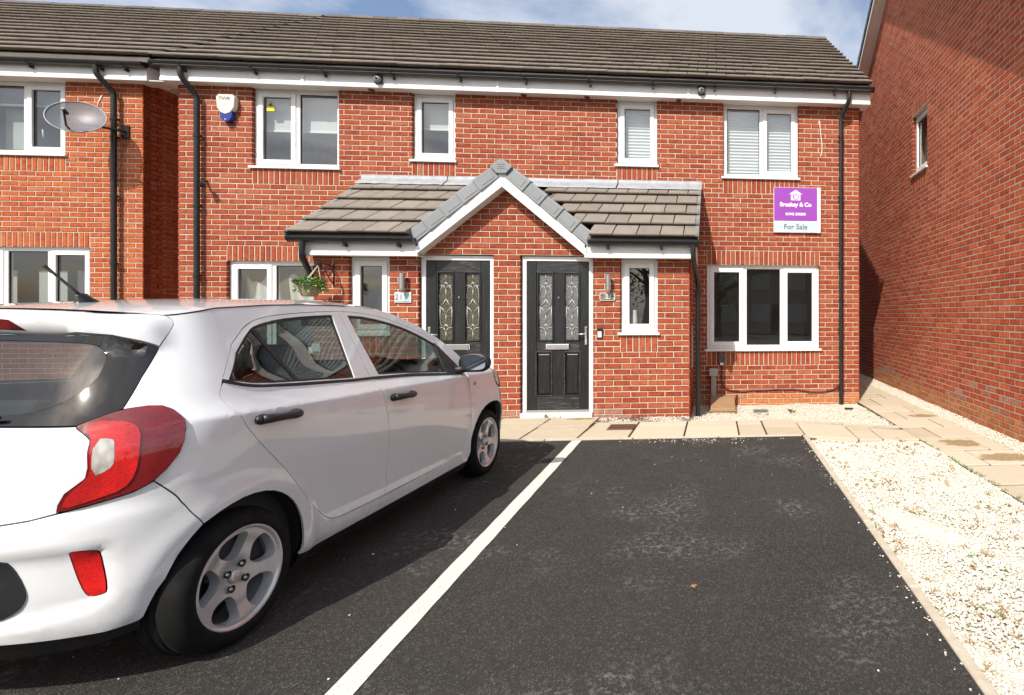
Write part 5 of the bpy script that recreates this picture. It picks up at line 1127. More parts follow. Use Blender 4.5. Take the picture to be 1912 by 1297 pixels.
b = MB(); b.lathe([(0.0005,1.56),(0.07,1.56),(0.085,1.58),(0.112,1.665),(0.118,1.69),(0.112,1.695),(0.10,1.68),(0.0005,1.67)], (*bc, 0), 'z', 24); b.build('wicker_pot', wk, hb, smooth='auto')
b = MB()
for a in (0.5, 2.6, 4.7): b.tube([(bc[0]+0.114*math.cos(a), bc[1]+0.114*math.sin(a), 1.70), (bx, by+0.02, 1.94)], 0.004, 5)
b.build('hanging_cord', mat('cream_cord', (0.66,0.62,0.52), 0.8), hb)
lm = mat('leaf_green', (0.16,0.30,0.05), 0.55); t = lm.node_tree; L(t, ramp(t, [(0,(0.05,0.15,0.02)),(0.5,(0.13,0.32,0.05)),(1,(0.34,0.52,0.14))], N(t, 'ShaderNodeNewGeometry').outputs['Random Per Island']).outputs[0], bsdf(lm).inputs['Base Color'])
b = MB(); rl_ = random.Random(4)
for i in range(330):
    a = rl_.uniform(0, 6.283); rr = 0.135*math.sqrt(rl_.random()); zz = 1.69+rl_.uniform(0, 0.15)*(1-rr/0.22)
    if rl_.random() < 0.25: rr = rl_.uniform(0.10, 0.15); zz = rl_.uniform(1.62, 1.72); a = rl_.uniform(-0.9, 0.9) if rl_.random() < .6 else a
    p = Vector((bc[0]+rr*math.cos(a), bc[1]+rr*math.sin(a), zz)); d = Vector((math.cos(a)+rl_.gauss(0,.5), math.sin(a)+rl_.gauss(0,.5), rl_.uniform(-0.3, 0.9))).normalized(); sd_ = d.cross(Vector((0,0,1))).normalized(); l = rl_.uniform(0.035, 0.065); up_ = sd_.cross(d)
    b.add([p, p+d*l*.5+sd_*l*.32+up_*l*.1, p+d*l-up_*l*.15, p+d*l*.5-sd_*l*.32+up_*l*.1], [(0,1,2),(0,2,3)])
b.build('foliage', lm, hb, recalc=False)

# satellite dish on the left neighbour
sdish = empty('satellite_dish', (-8.98, LY, 4.13), 'grey mesh satellite dish on the left house beside its downpipe', 'satellite dish')
mm = bpy.data.materials.new('perforated_mesh'); mm.use_nodes = True; t = mm.node_tree; bs = bsdf(mm); bs.inputs['Base Color'].default_value = (0.13,0.14,0.16,1); bs.inputs['Roughness'].default_value = 0.45
tr = N(t, 'ShaderNodeBsdfTransparent'); ms = N(t, 'ShaderNodeMixShader'); ms.inputs[0].default_value = 0.86; L(t, tr.outputs[0], ms.inputs[1]); L(t, bs.outputs[0], ms.inputs[2]); L(t, ms.outputs[0], t.nodes['Material Output'].inputs[0])
DC = Vector((-8.99, -0.02, 4.14)); ndir = Vector((0.10, -0.62, -0.78)).normalized()  # placeholder direction, refined below
ndir = Vector((0.42, -0.80, 0.43)).normalized()
Xd = Vector((0.86, 0.48, -0.17)); Xd = (Xd-ndir*Xd.dot(ndir)).normalized(); Yd = ndir.cross(Xd)
b = MB(); nr_, na = 6, 36
for i in range(nr_+1):
    for k in range(na):
        r_ = i/nr_; t_ = 6.283185*k/na; b.v.append(tuple(DC+Xd*(0.29*r_*math.cos(t_))+Yd*(0.27*r_*math.sin(t_))+ndir*(0.075*r_*r_-0.075)))
for i in range(nr_):
    for k in range(na): b.f.append((i*na+k, i*na+(k+1)%na, (i+1)*na+(k+1)%na, (i+1)*na+k)); b.m.append(0)
b.build('reflector', mm, sdish, smooth=True, recalc=False)
b = MB(); b.tube([DC+Xd*(0.29*math.cos(6.283*k/36))+Yd*(0.27*math.sin(6.283*k/36)) for k in range(37)], 0.008, 6, cap=False); b.build('rim', plastic('dish_grey', (0.30,0.31,0.33), 0.4, 0.1), sdish, smooth=True)
fp = DC+ndir*0.24-Yd*0.13
b = MB(); b.tube([DC-Yd*0.225-ndir*0.01, DC-Yd*0.235+ndir*0.08, fp], 0.011, 8); b.build('feed_arm', M['gutter'], sdish, smooth='auto')
b = MB(); b.tube([fp-ndir*0.06+Yd*0.02, fp+ndir*0.05+Yd*0.01], [0.026, 0.018], 10); b.build('feed_horn', M['gutter'], sdish, smooth='auto')
b = MB(); b.tube([DC-ndir*0.08, DC-ndir*0.14, Vector((-8.80, LY-0.10, 4.08)), Vector((-8.80, LY-0.003, 4.08))], 0.018, 8); b.box(-8.85, -8.75, LY-0.02, LY-0.003, 3.98, 4.18); b.build('wall_bracket', M['gutter'], sdish, smooth='auto')

# services by the wide window
e = empty('meter_box', (0.12, -0.4, -0.09), 'brown plastic gas meter box standing in the gravel', 'meter box')
bm_ = plastic('brown_box', (0.36,0.22,0.12), 0.55, 0.12)
b = MB(); b.prism_x([(-0.72,-0.12),(-0.02,-0.12),(-0.02,0.085),(-0.25,0.085),(-0.72,0.0)], -0.06, 0.30); b.build('box', bm_, e, bevel=0.012)
b = MB(); b.box(-0.072, 0.312, -0.735, -0.015, -0.045, -0.028); b.build('lid_rim', bm_, e, bevel=0.006)
e = empty('conduit_post', (-0.02, -0.05, 0.0), 'grey plastic cable duct rising from the meter box', 'cable duct')
gm_ = plastic('grey_duct', (0.33,0.32,0.30), 0.5, 0.1)
b = MB(); b.box(-0.055, 0.025, -0.09, -0.004, 0.02, 0.40); b.build('duct', gm_, e, bevel=0.006)
b = MB(); b.box(-0.082, 0.05, -0.11, -0.004, 0.395, 0.51); b.build('cap', plastic('grey_cap', (0.42,0.42,0.40), 0.5, 0.1), e, bevel=0.012)
e = empty('outdoor_socket', (0.115, -0.04, 0.6), 'dark grey outdoor power socket below the wide window', 'socket')
b = MB(); b.box(0.06, 0.165, -0.085, -0.004, 0.60, 0.735); b.build('housing', plastic('charcoal_plastic', (0.06,0.065,0.065), 0.4, 0.1), e, bevel=0.012)
b = MB(); b.box(0.085, 0.135, -0.075, -0.015, 0.56, 0.599); b.build('gland', M['white'], e, bevel=0.004, seg=1)
pts = [(0.11,-0.03,0.56),(0.112,-0.02,0.45),(0.10,-0.015,0.32),(0.13,-0.015,0.22),(0.22,-0.015,0.155),(0.36,-0.015,0.145),(0.47,-0.015,0.13),(0.56,-0.015,0.155),(0.72,-0.015,0.15),(0.95,-0.015,0.165),(1.1,-0.015,0.16),(1.25,-0.015,0.165),(1.38,-0.015,0.14),(1.5,-0.015,0.12),(1.65,-0.015,0.11),(1.78,-0.015,0.125),(1.9,-0.015,0.16),(1.96,-0.015,0.205)]
b = MB(); b.tube(bend(pts, 0.06, 3), 0.0095, 8); o = b.build('cable', plastic('dark_red_cable', (0.10,0.018,0.014), 0.45, 0.2), smooth=True); tag(o, 'dark red cable looping along the wall to the right downpipe', 'cable')
b = MB(); b.tube(bend([(0.33,-0.02,0.0),(0.36,-0.02,0.06),(0.34,-0.05,0.1),(0.32,-0.1,0.02),(0.345,-0.1,-0.06)], 0.03, 3), 0.009, 8); o = b.build('gas_hose', plastic('dark_red_hose', (0.12,0.02,0.018), 0.45, 0.2), smooth=True); tag(o, 'short dark red hose beside the brown meter box', 'hose')
b = MB(); b.tube(bend([(1.66,-0.006,4.42),(1.675,-0.006,4.25),(1.70,-0.006,4.05),(1.70,-0.006,3.93),(1.67,-0.006,3.82)], 0.1, 4), 0.007, 6); o = b.build('aerial_wire', mat('white_cable', (0.75,0.72,0.66), 0.6), smooth=True); tag(o, 'white wire hanging on the brick beside the upper right window', 'wire')
b = MB(); b.tube([(-9.13,LY-0.006,4.62),(-9.18,LY-0.006,4.50),(-9.19,LY-0.006,4.3)], 0.007, 6); o = b.build('aerial_wire', mat('white_cable_b', (0.75,0.72,0.66), 0.6), smooth=True); tag(o, 'white wire running down the left house behind the dish', 'wire')
b = MB(); b.box(1.93, 2.05, -0.62, -0.56, -0.075, -0.045); o = b.build('pipe_cap', M['blackrub'], bevel=0.006); tag(o, 'small black plastic cap in the gravel near the right corner', 'pipe cap')
# ------------------------------------------------------------------ the white hatchback
def interp(x, xs, ys):
    if x <= xs[0]: return ys[0]
    if x >= xs[-1]: return ys[-1]
    i = 0
    while x > xs[i+1]: i += 1
    h = xs[i+1]-xs[i]; t = (x-xs[i])/h
    def m(k):
        if k == 0 or k == len(xs)-1:
            a = max(k-1, 0); b_ = min(k+1, len(xs)-1); return (ys[b_]-ys[a])/(xs[b_]-xs[a])
        d0 = (ys[k]-ys[k-1])/(xs[k]-xs[k-1]); d1 = (ys[k+1]-ys[k])/(xs[k+1]-xs[k])
        return 0 if d0*d1 <= 0 else 2*d0*d1/(d0+d1)
    m0, m1 = m(i)*h, m(i+1)*h
    return (2*t**3-3*t*t+1)*ys[i]+(t**3-2*t*t+t)*m0+(-2*t**3+3*t*t)*ys[i+1]+(t**3-t*t)*m1
def tab(l): return tuple(zip(*l))
WZ = tab([(.15,.67),(.21,.725),(.28,.764),(.36,.768),(.46,.772),(.60,.785),(.74,.796),(.90,.798),(.955,.7965),(.966,.795),(.974,.790),(.982,.7835),(1.03,.747),(1.10,.7125),(1.2,.6635),(1.33,.6025),(1.42,.560),(1.5,.52)])
RZ = tab([(.15,-.38),(.22,-.46),(.32,-.505),(.45,-.52),(.58,-.52),(.67,-.51),(.71,-.488),(.78,-.485),(.90,-.472),(.96,-.445),(1.05,-.39),(1.2,-.30),(1.34,-.205),(1.42,-.15),(1.5,-.08)])
FZ = tab([(.15,2.93),(.22,3.0),(.35,3.055),(.5,3.06),(.62,3.045),(.72,2.99),(.80,2.90),(.88,2.78),(.95,2.65),(1.02,2.56),(1.1,2.5),(1.5,2.5)])
CS1, CS2, AXF, WR = 0.10, 2.40, 2.385, 0.283
def sstep(a, b_, x): t = min(1, max(0, (x-a)/(b_-a))); return t*t*(3-2*t)
FOGR = [(-.425,.585),(-.415,.50),(-.42,.40),(-.47,.355),(-.60,.335),(-.85,.33),(-.85,.60),(-.6,.592)]
def in_dist(p, poly):
    x, z = p; ins = False; dm = 9
    for i in range(len(poly)):
        (x0, z0), (x1, z1) = poly[i], poly[(i+1) % len(poly)]
        if (z0 > z) != (z1 > z) and x < (x1-x0)*(z-z0)/(z1-z0)+x0: ins = not ins
        dx, dz = x1-x0, z1-z0; t = max(0, min(1, ((x-x0)*dx+(z-z0)*dz)/(dx*dx+dz*dz+1e-12))); dm = min(dm, math.hypot(x-x0-t*dx, z-z0-t*dz))
    return dm if ins else -dm
def S0(s, z):
    ze = z+.035*min(max(s-.1, -.4), 2.2); w_ = interp(ze, *WZ)
    if CS1 <= s <= CS2: x, y = s, w_
    else:
        if s < CS1: t = (CS1-s)/1.1*math.pi/2; a = CS1-interp(z, *RZ); n_ = 3.0; sg = -1; base = CS1
        else: t = (s-CS2)/1.1*math.pi/2; a = interp(z, *FZ)-CS2; n_ = 2.6; sg = 1; base = CS2
        sn, cs = math.sin(t), math.cos(t); D = (abs(sn)**n_+abs(cs)**n_)**(1/n_); x, y = base+sg*a*sn/D, w_*cs/D
    for ax in (0., AXF):
        r_ = math.hypot(x-ax, z-.283)
        if r_ < .6: y += .016*math.exp(-((r_-.36)/.05)**2)
    return Vector((x, y, z))
def CN(s, z):
    e = 1e-3; a = S0(s+e, z)-S0(s-e, z); b_ = S0(s, z+e)-S0(s, z-e); n_ = a.cross(b_); n_.normalize()
    p = S0(s, z); 
    if n_.dot(Vector((p.x-1.2, p.y*1.5, (p.z-.6)*.3))) < 0: n_ = -n_
    return n_
def SD(s, z, off=0.0):
    p = S0(s, z); d = off
    if s < -.38 and .3 < z < .62: d -= .020*sstep(0, .035, in_dist((s, z), FOGR))
    if s < -.25 and 1.2 < z < 1.45:
        low = 1.317-0.061*sstep(-.75, -.30, s)-.02*sstep(-.5,-.3,s); k = (z-low)/max(.02, (1.388+.02*sstep(-.3,-1,s)-low)); 
        if 0 < k: d += .052*sstep(-.27, -.42, s)*math.sin(min(1, k)*math.pi)**0.7 if k < 1 else 0
    if d: p = p+CN(s, z)*d
    return p
hr_ = Vector((-1.992,-6.075,.232)); hf_ = Vector((-1.945,-3.69,.247)); cf = (hf_-hr_).normalized(); crt = cf.cross(Vector((0,0,1))).normalized(); cup = crt.cross(cf)
CO = hr_-crt*.757-cup*WR
CM = Matrix((( cf.x, crt.x, cup.x, CO.x), (cf.y, crt.y, cup.y, CO.y), (cf.z, crt.z, cup.z, CO.z), (0,0,0,1)))   # car axes: x forward, y to the right-hand side, z up (left-handed, so faces are flipped)
car = empty('parked_car', tuple(CO), 'white five-door hatchback parked nose-in at the left, seen from behind', 'car')
def cbuild(mb, name, m_, parent=None, smooth=True, bevel=0, recalc=False, seg=2):
    for i, v in enumerate(mb.v): mb.v[i] = tuple(CM @ Vector(v))
    mb.f = [tuple(reversed(f)) for f in mb.f]
    return mb.build(name, m_, parent if parent is not None else car, smooth=smooth, bevel=bevel, recalc=recalc, seg=seg)
def dens(poly, st=0.02, closed=True):
    o = []
    for i in range(len(poly) if closed else len(poly)-1):
        a, b_ = poly[i], poly[(i+1) % len(poly)]; n_ = max(1, int(math.hypot(b_[0]-a[0], b_[1]-a[1])/st))
        o += [(a[0]+(b_[0]-a[0])*k/n_, a[1]+(b_[1]-a[1])*k/n_) for k in range(n_)]
    return o
def smoothp(poly, it=1, closed=True, keep=()):      # Chaikin rounding; points whose index is in keep stay sharp
    pts = [(p[0], p[1], i in keep) for i, p in enumerate(poly)]
    for _ in range(it):
        o = []
        n_ = len(pts)
        for i in range(n_):
            p = pts[i]
            if p[2] or (not closed and i in (0, n_-1)): o.append(p); continue
            a, c = pts[(i-1) % n_], pts[(i+1) % n_]
            o.append(((p[0]*3+a[0])/4, (p[1]*3+a[1])/4, False)); o.append(((p[0]*3+c[0])/4, (p[1]*3+c[1])/4, False))
        pts = o
    return [(p[0], p[1]) for p in pts]
def area2(p): return sum(p[i][0]*p[(i+1) % len(p)][1]-p[(i+1) % len(p)][0]*p[i][1] for i in range(len(p)))
def inset(poly, d):
    if abs(d) < 1e-6: return poly
    s_ = 1 if area2(poly) > 0 else -1; n_ = len(poly); o = []
    for i in range(n_):
        a, p, c = poly[i-1], poly[i], poly[(i+1) % n_]
        e1 = (p[0]-a[0], p[1]-a[1]); e2 = (c[0]-p[0], c[1]-p[1]); l1, l2 = math.hypot(*e1) or 1, math.hypot(*e2) or 1
        nx, ny = -(e1[1]/l1+e2[1]/l2), (e1[0]/l1+e2[0]/l2); l = math.hypot(nx, ny) or 1
        o.append((p[0]+s_*nx/l*d, p[1]+s_*ny/l*d))
    return o
def panel(name, poly, m_, parent=None, holes=(), off=0.0, gap=0.0017, rim=0.012, grid=0.033, mirror='copy', fn=None, st=0.018, label=None):
    fn = fn or SD; P_ = inset(dens(poly, st), gap); H_ = [inset(dens(h, st), -gap) for h in holes]
    pts = list(P_); edges = [(i, (i+1) % len(P_)) for i in range(len(P_))]; loops = [list(range(len(P_)))]
    for h in H_:
        b0 = len(pts); pts += h; edges += [(b0+i, b0+(i+1) % len(h)) for i in range(len(h))]; loops.append(list(range(b0, b0+len(h))))
    x0, x1 = min(p[0] for p in P_), max(p[0] for p in P_); z0, z1 = min(p[1] for p in P_), max(p[1] for p in P_)
    def inside(x, z, mg): return in_dist((x, z), P_) > mg and all(in_dist((x, z), h) < -mg for h in H_)
    nx, nz = int((x1-x0)/grid)+1, int((z1-z0)/grid)+1
    for i in range(nx+1):
        for j in range(nz+1):
            x, z = x0+(x1-x0)*(i+0.5*(j % 2))/nx, z0+(z1-z0)*j/nz
            if inside(x, z, grid*0.4): pts.append((x, z))
    if z1 > .9 and z0 < .98 and x1 > -.3:             # finer points along the shoulder crease
        for k in range(int((x1-x0)/.026)+1):
            x = x0+.026*k
            for dz in (-.014, -.005, .002, .009, .018):
                z = .970-.035*min(max(x-.1, -.4), 2.2)+dz
                if x > -.29 and inside(x, z, .006): pts.append((x, z))
    v2, _, f2, *_r = delaunay_2d_cdt([Vector(p) for p in pts], edges, [], 0, 1e-6)
    fs = []
    for f in f2:
        cx_, cz_ = sum(v2[i].x for i in f)/len(f), sum(v2[i].y for i in f)/len(f)
        if in_dist((cx_, cz_), P_) > 0 and all(in_dist((cx_, cz_), h) < 0 for h in H_): fs.append(tuple(f))
    vs = [fn(v.x, v.y, off) for v in v2]
    # orient outward
    if fs:
        a, b_, c = (vs[i] for i in fs[len(fs)//2][:3]); nrm = (b_-a).cross(c-a); ctr = (a+b_+c)/3
        flip = nrm.dot(Vector((ctr.x-1.2, ctr.y*1.5, (ctr.z-0.7)*0.6))) < 0
        if flip: fs = [tuple(reversed(f)) for f in fs]
    if rim:
        ec = {}
        for f in fs:
            for i in range(len(f)): e = (f[i], f[(i+1) % len(f)]); ec[e] = 1
        be = [e for e in ec if (e[1], e[0]) not in ec]; mp_ = {}
        for e in be:
            for k in e:
                if k not in mp_: mp_[k] = len(vs); vs.append(fn(v2[k].x, v2[k].y, off-rim))
        fs += [(e[1], e[0], mp_[e[0]], mp_[e[1]]) for e in be]
    objs = []
    for s_ in ((1, -1) if mirror else (1,)):
        mb = MB(); V = [(p.x, p.y*s_, p.z) for p in vs]; Fc = fs if s_ > 0 else [tuple(reversed(f)) for f in fs]
        if mirror == 'join' and s_ == -1: pass
        mb.add(V, Fc)
        if mirror == 'join': 
            if s_ == 1: keep = mb; continue
            keep.add(mb.v, mb.f); mb = keep
        o = cbuild(mb, name, m_, parent if (s_ > 0 or mirror == 'join') else (parent if parent is None or parent.type == 'EMPTY' else MIR.get(parent.name, parent)), smooth='auto'); objs.append(o)
        if label: o['label'] = label
    if len(objs) == 2: MIR[objs[0].name] = objs[1]
    return objs[0]
MIR = {}
def paint_mat():
    m = mat('white_car_paint', (0.76,0.765,0.775), 0.35, spec=0.5, coat=1.0); t = m.node_tree; b_ = bsdf(m); p = pos(t)
    n_ = noise(t, 3.5, 5, 0.6, p); c = mixc(t, mapr(t, n_.outputs[0], 0.3, 0.75, 0, 1), (0.70,0.705,0.71), (0.75,0.755,0.76))
    s_ = N(t, 'ShaderNodeSeparateXYZ'); L(t, p, s_.inputs[0]); dirt = mth(t, 'MULTIPLY', mapr(t, s_.outputs[2], 0.42, 0.16, 0, 1), mapr(t, noise(t, 22, 5, 0.7, p).outputs[0], 0.40, 0.75, 0, 0.55))
    c = mixc(t, dirt, c, (0.42,0.38,0.32)); L(t, c, b_.inputs['Base Color']); return m
M['cpaint'] = paint_mat(); M['cblack'] = plastic('black_trim', (0.014,0.014,0.015), 0.45, 0.15); M['cgloss'] = mat('gloss_black_glass', (0.008,0.008,0.009), 0.04, spec=0.6)
M['tyre'] = plastic('tyre_rubber', (0.0085,0.0085,0.0085), 0.85, 0.2, spec=0.25); M['alloy'] = mat('silver_alloy', (0.66,0.65,0.64), 0.28, 0.55); M['liner'] = mat('arch_liner', (0.008,0.008,0.008), 0.95)
M['seat'] = mat('grey_seat_cloth', (0.07,0.078,0.085), 0.9); M['trim'] = mat('dark_car_trim', (0.022,0.022,0.024), 0.8); M['headliner'] = mat('grey_headlining', (0.42,0.41,0.39), 0.95)
def lens_mat(name, c, rough=0.10, lines=0):
    m = mat(name, c, rough, spec=0.6, coat=1.0); t = m.node_tree; b_ = bsdf(m); p = pos(t)
    mp = N(t, 'ShaderNodeMapping'); mp.inputs['Scale'].default_value = (1, 1, 0.45 if lines else 2.2); mp.inputs['Rotation'].default_value = (0.0, 0.25, 0.0); L(t, p, mp.inputs[0])
    v = N(t, 'ShaderNodeTexVoronoi', feature='F1'); v.inputs['Scale'].default_value = lines or 110; L(t, mp.outputs[0], v.inputs[0])
    big = noise(t, 9, 2, 0.5, p); f = mth(t, 'ADD', mth(t, 'MULTIPLY', v.outputs['Distance'], 0.55), mapr(t, big.outputs[0], 0.3, 0.7, -0.15, 0.40))
    L(t, mixc(t, f, tuple(min(1, v_*1.5) for v_ in c), tuple(v_*0.40 for v_ in c)), b_.inputs['Base Color']); return m
M['red'] = lens_mat('red_lens', (0.55,0.010,0.009), 0.08); M['darkred'] = lens_mat('dark_red_lens', (0.17,0.005,0.007)); M['clearlens'] = lens_mat('clear_lens', (0.40,0.38,0.34), 0.1, 60)
# --- outlines in (s, z): s runs along the flank and round the rear corner, z is height
door_top = [(-.083,1.12),(-.014,1.18),(.13,1.278),(.208,1.333),(.292,1.366),(.427,1.385),(.674,1.399),(.884,1.402),(1.035,1.397),(1.238,1.371),(1.447,1.315),(1.615,1.257),(1.759,1.186)]
rd_rear = [(-.106,1.089),(-.124,1.065),(-.126,1.044),(-.106,1.003),(-.01,.879),(.149,.729),(.324,.502),(.447,.375),(.505,.334),(.577,.319),(.681,.314)]
bgap = [(.880,1.010),(.887,.996),(.896,.933),(.92,.855),(.947,.745),(.963,.60),(.963,.435),(.967,.364),(.957,.306)]
bgt = [(.887,1.4),(.884,1.218),(.876,1.02)]
fd_front = [(1.905,.925),(1.932,.846),(1.967,.722),(1.99,.55),(1.988,.47),(1.964,.405),(1.905,.300)]
belt = [(-.083,1.105),(.027,1.081),(.156,1.062),(.348,1.043),(.722,1.015),(.880,1.005),(1.295,.978),(1.708,.936),(1.905,.918)]
belt_up = [(-.083,1.118),(.027,1.092),(.156,1.072),(.348,1.055),(.722,1.027),(.876,1.018),(1.295,.992),(1.708,.947),(1.80,.94)]
b_r = [p for p in belt if p[0] < .87]; b_f = [(.886,1.004)]+[p for p in belt if p[0] > .9]
rdoor = panel('door', smoothp(rd_rear, 1, False)+[(.957,.304)]+bgap[::-1][1:]+b_r[::-1], M['cpaint'], label='rear passenger door')
fdoor = panel('door', bgap+[(.957,.306),(1.40,.302)]+fd_front[::-1]+b_f[::-1][1:-1], M['cpaint'], label='front door')
# upper door frames with the glass openings cut out
rg = smoothp([(-.047,1.112),(.083,1.205),(.217,1.311),(.274,1.337),(.412,1.362),(.613,1.376),(.816,1.381),(.786,1.209),(.748,1.034),(.36,1.062),(.163,1.078)], 1, keep=(0,6,8))
fg = smoothp([(.944,1.377),(1.118,1.366),(1.38,1.313),(1.596,1.235),(1.745,1.160),(1.705,.957),(1.295,1.0),(.958,1.027)], 1, keep=(0,4,5,7))
rup = smoothp([(-.083,1.118)]+door_top[1:8], 1, False)
panel('door_frame', rup+[(.884,1.402)]+bgt[1:]+[p for p in belt_up if p[0] < .8][::-1], M['cpaint'], rdoor, holes=[rg])
fup = smoothp(door_top[7:], 1, False)
panel('door_frame', [(.888,1.402)]+fup[1:]+[(1.80,1.10),(1.86,.965)]+[(1.80,.945),(1.708,.951),(1.295,.994),(.882,1.02),(.886,1.218)], M['cpaint'], fdoor, holes=[fg])
panel('sail_panel', [(1.736,1.168),(1.80,1.10),(1.90,.985),(1.88,.93),(1.694,.948)], M['cblack'], fdoor, off=0.006, gap=0.0)
# window rubber and glass
def band(name, poly, m_, parent, hole, off): return panel(name, poly, m_, parent, holes=[hole], off=off, gap=0, rim=0.004)
for g_, dr_, q in ((rg, rdoor, 0.018), (fg, fdoor, 0.018)):
    band('window_rubber', g_, M['cblack'], dr_, inset(dens(g_, .02), q*0.62), -0.006)
    panel('window_pane', inset(dens(g_, .02), 0.006), M['carglass'], dr_, off=-0.008, gap=0, rim=0)
panel('quarter_bar', [(.235,1.33),(.262,1.335),(.372,1.06),(.352,1.06)], M['cblack'], rdoor, off=-0.005, gap=0, rim=0.004)
panel('belt_trim', b_r[:]+[(.875,1.006),(.872,1.019)]+[p for p in belt_up if p[0] < .8][::-1], M['cblack'], rdoor, off=0.004, gap=0, rim=0.01)
panel('belt_trim', [(.889,1.004)]+[p for p in belt if p[0] > .9]+[(1.86,.938),(1.708,.950),(1.295,.993),(.886,1.018)], M['cblack'], fdoor, off=0.004, gap=0, rim=0.01)
# body side: rail, quarter panel, sill
rail = [(2.03,1.03),(1.993,1.071),(1.92,1.134),(1.811,1.21),(1.702,1.266),(1.594,1.319),(1.385,1.388),(1.28,1.409),(1.072,1.428),(.85,1.435),(.62,1.436),(.391,1.431),(.12,1.415),(-.142,1.397),(-.321,1.383)]
sp_side = [(-.321,1.383),(-.287,1.367),(-.283,1.35),(-.308,1.313),(-.348,1.256)]
g_edge = [(-.348,1.256),(-.405,1.149),(-.449,1.043)]
lamp_top = [(-.549,.996),(-.505,1.019),(-.449,1.041),(-.385,1.048),(-.347,1.044),(-.317,1.026),(-.297,.989),(-.291,.956),(-.288,.909),(-.298,.867),(-.327,.819),(-.359,.78)]
lamp_bot = [(-.359,.78),(-.406,.752),(-.466,.735),(-.558,.710)]
lamp_in = [(-.558,.710),(-.557,.737),(-.545,.774),(-.506,.819),(-.503,.856),(-.512,.946),(-.525,.962),(-.551,.987),(-.549,.996)]
bj = [(-.359,.78),(-.264,.667),(-.238,.622),(-.207,.575)]
arch = [(-.207,.575),(-.133,.613),(-.033,.633),(.091,.618),(.18,.572),(.251,.506),(.293,.435),(.314,.36),(.319,.295),(.316,.25),(.312,.235)]
aperture = smoothp([(-.083,1.118)]+door_top[1:], 1, False)+[(1.82,1.09),(1.93,.96)]+fd_front+[(1.40,.302),(.957,.304)]+smoothp(rd_rear, 1, False)[::-1]
side_ = panel('body_side', rail+sp_side[1:]+g_edge[1:]+lamp_top[3:]+bj[1:]+smoothp(arch, 1, False)[1:]+[(.36,.232),(.70,.232),(1.40,.228),(1.98,.225),(2.02,.29),(2.025,.40),(2.02,.55),(1.995,.72),(1.955,.86),(1.93,.955),(2.0,1.0)], M['cpaint'], holes=[aperture])
# sill turning under
panel('sill', [(.312,.233),(.70,.231),(1.40,.227),(1.975,.224),(1.97,.165),(.33,.165)], M['cblack'], gap=0, rim=0.0)
# tail lamps
lamp_all = smoothp(lamp_top+lamp_bot[1:]+lamp_in[1:-1], 1, keep=(0, 15))
tl = panel('tail_light', lamp_all, M['darkred'], off=0.008, gap=0.002, rim=0.03, label='red tail light wrapping the rear corner')
cl = smoothp([(-.535,.992),(-.490,1.006),(-.435,.995),(-.408,.965),(-.397,.90),(-.402,.815),(-.425,.768),(-.48,.748),(-.548,.722),(-.537,.77),(-.499,.82),(-.496,.855),(-.505,.946)], 1)
rv = smoothp([(-.500,.950),(-.465,.948),(-.454,.93),(-.447,.868),(-.458,.842),(-.493,.822)], 1)
panel('brake_lens', cl, M['red'], tl, holes=[rv], off=0.0115, gap=0, rim=0.006); panel('reverse_lens', rv, M['clearlens'], tl, off=0.0115, gap=0.001, rim=0.006)
# tailgate
tg_bot = [(-1.0,.682),(-.80,.684),(-.662,.691),(-.608,.697),(-.558,.710)]
panel('tailgate', tg_bot+lamp_in[1:-1]+[(-.553,.994),(-.719,1.003),(-1.0,1.006)], M['cpaint'], mirror='join')
gl_out = [(-1.0,1.008),(-.719,1.006),(-.553,.998),(-.505,1.021),(-.449,1.044),(-.405,1.149),(-.350,1.254),(-.497,1.293),(-.61,1.308),(-.724,1.313),(-.89,1.317),(-1.0,1.318)]
clear = [(-1.0,1.296),(-.871,1.294),(-.672,1.287),(-.572,1.279),(-.531,1.262),(-.512,1.232),(-.512,1.203),(-.526,1.146),(-.578,1.087),(-.643,1.049),(-.73,1.039),(-1.0,1.034)]
# the clear field touches the centre line, so the black border is cut as one open ring
ringp = gl_out+[(-1.0,1.296)]+[p for p in smoothp(clear, 1, False)][1:-1]+[(-1.0,1.034)]
panel('rear_glass_border', ringp, M['cgloss'], off=0.0, gap=0.0015, rim=0.01, mirror='join')
panel('rear_window', smoothp(clear, 1, False), M['carglass'], off=-0.001, gap=0, rim=0, mirror='join')
sp_low = [(-.348,1.258),(-.497,1.295),(-.61,1.310),(-.724,1.315),(-.89,1.319),(-1.0,1.320)]
sp_top = [(-1.0,1.408),(-.8,1.404),(-.6,1.398),(-.45,1.391),(-.321,1.383)]
spo = panel('spoiler', sp_low+sp_top+sp_side[1:-1], M['cpaint'], mirror='join', grid=0.02, rim=0.02)
panel('high_brake_light', [(-1.0,1.352),(-.915,1.350),(-.827,1.343),(-.784,1.322),(-.891,1.324),(-1.0,1.325)], M['darkred'], spo, mirror='join', off=0.004, gap=0, rim=0.012)
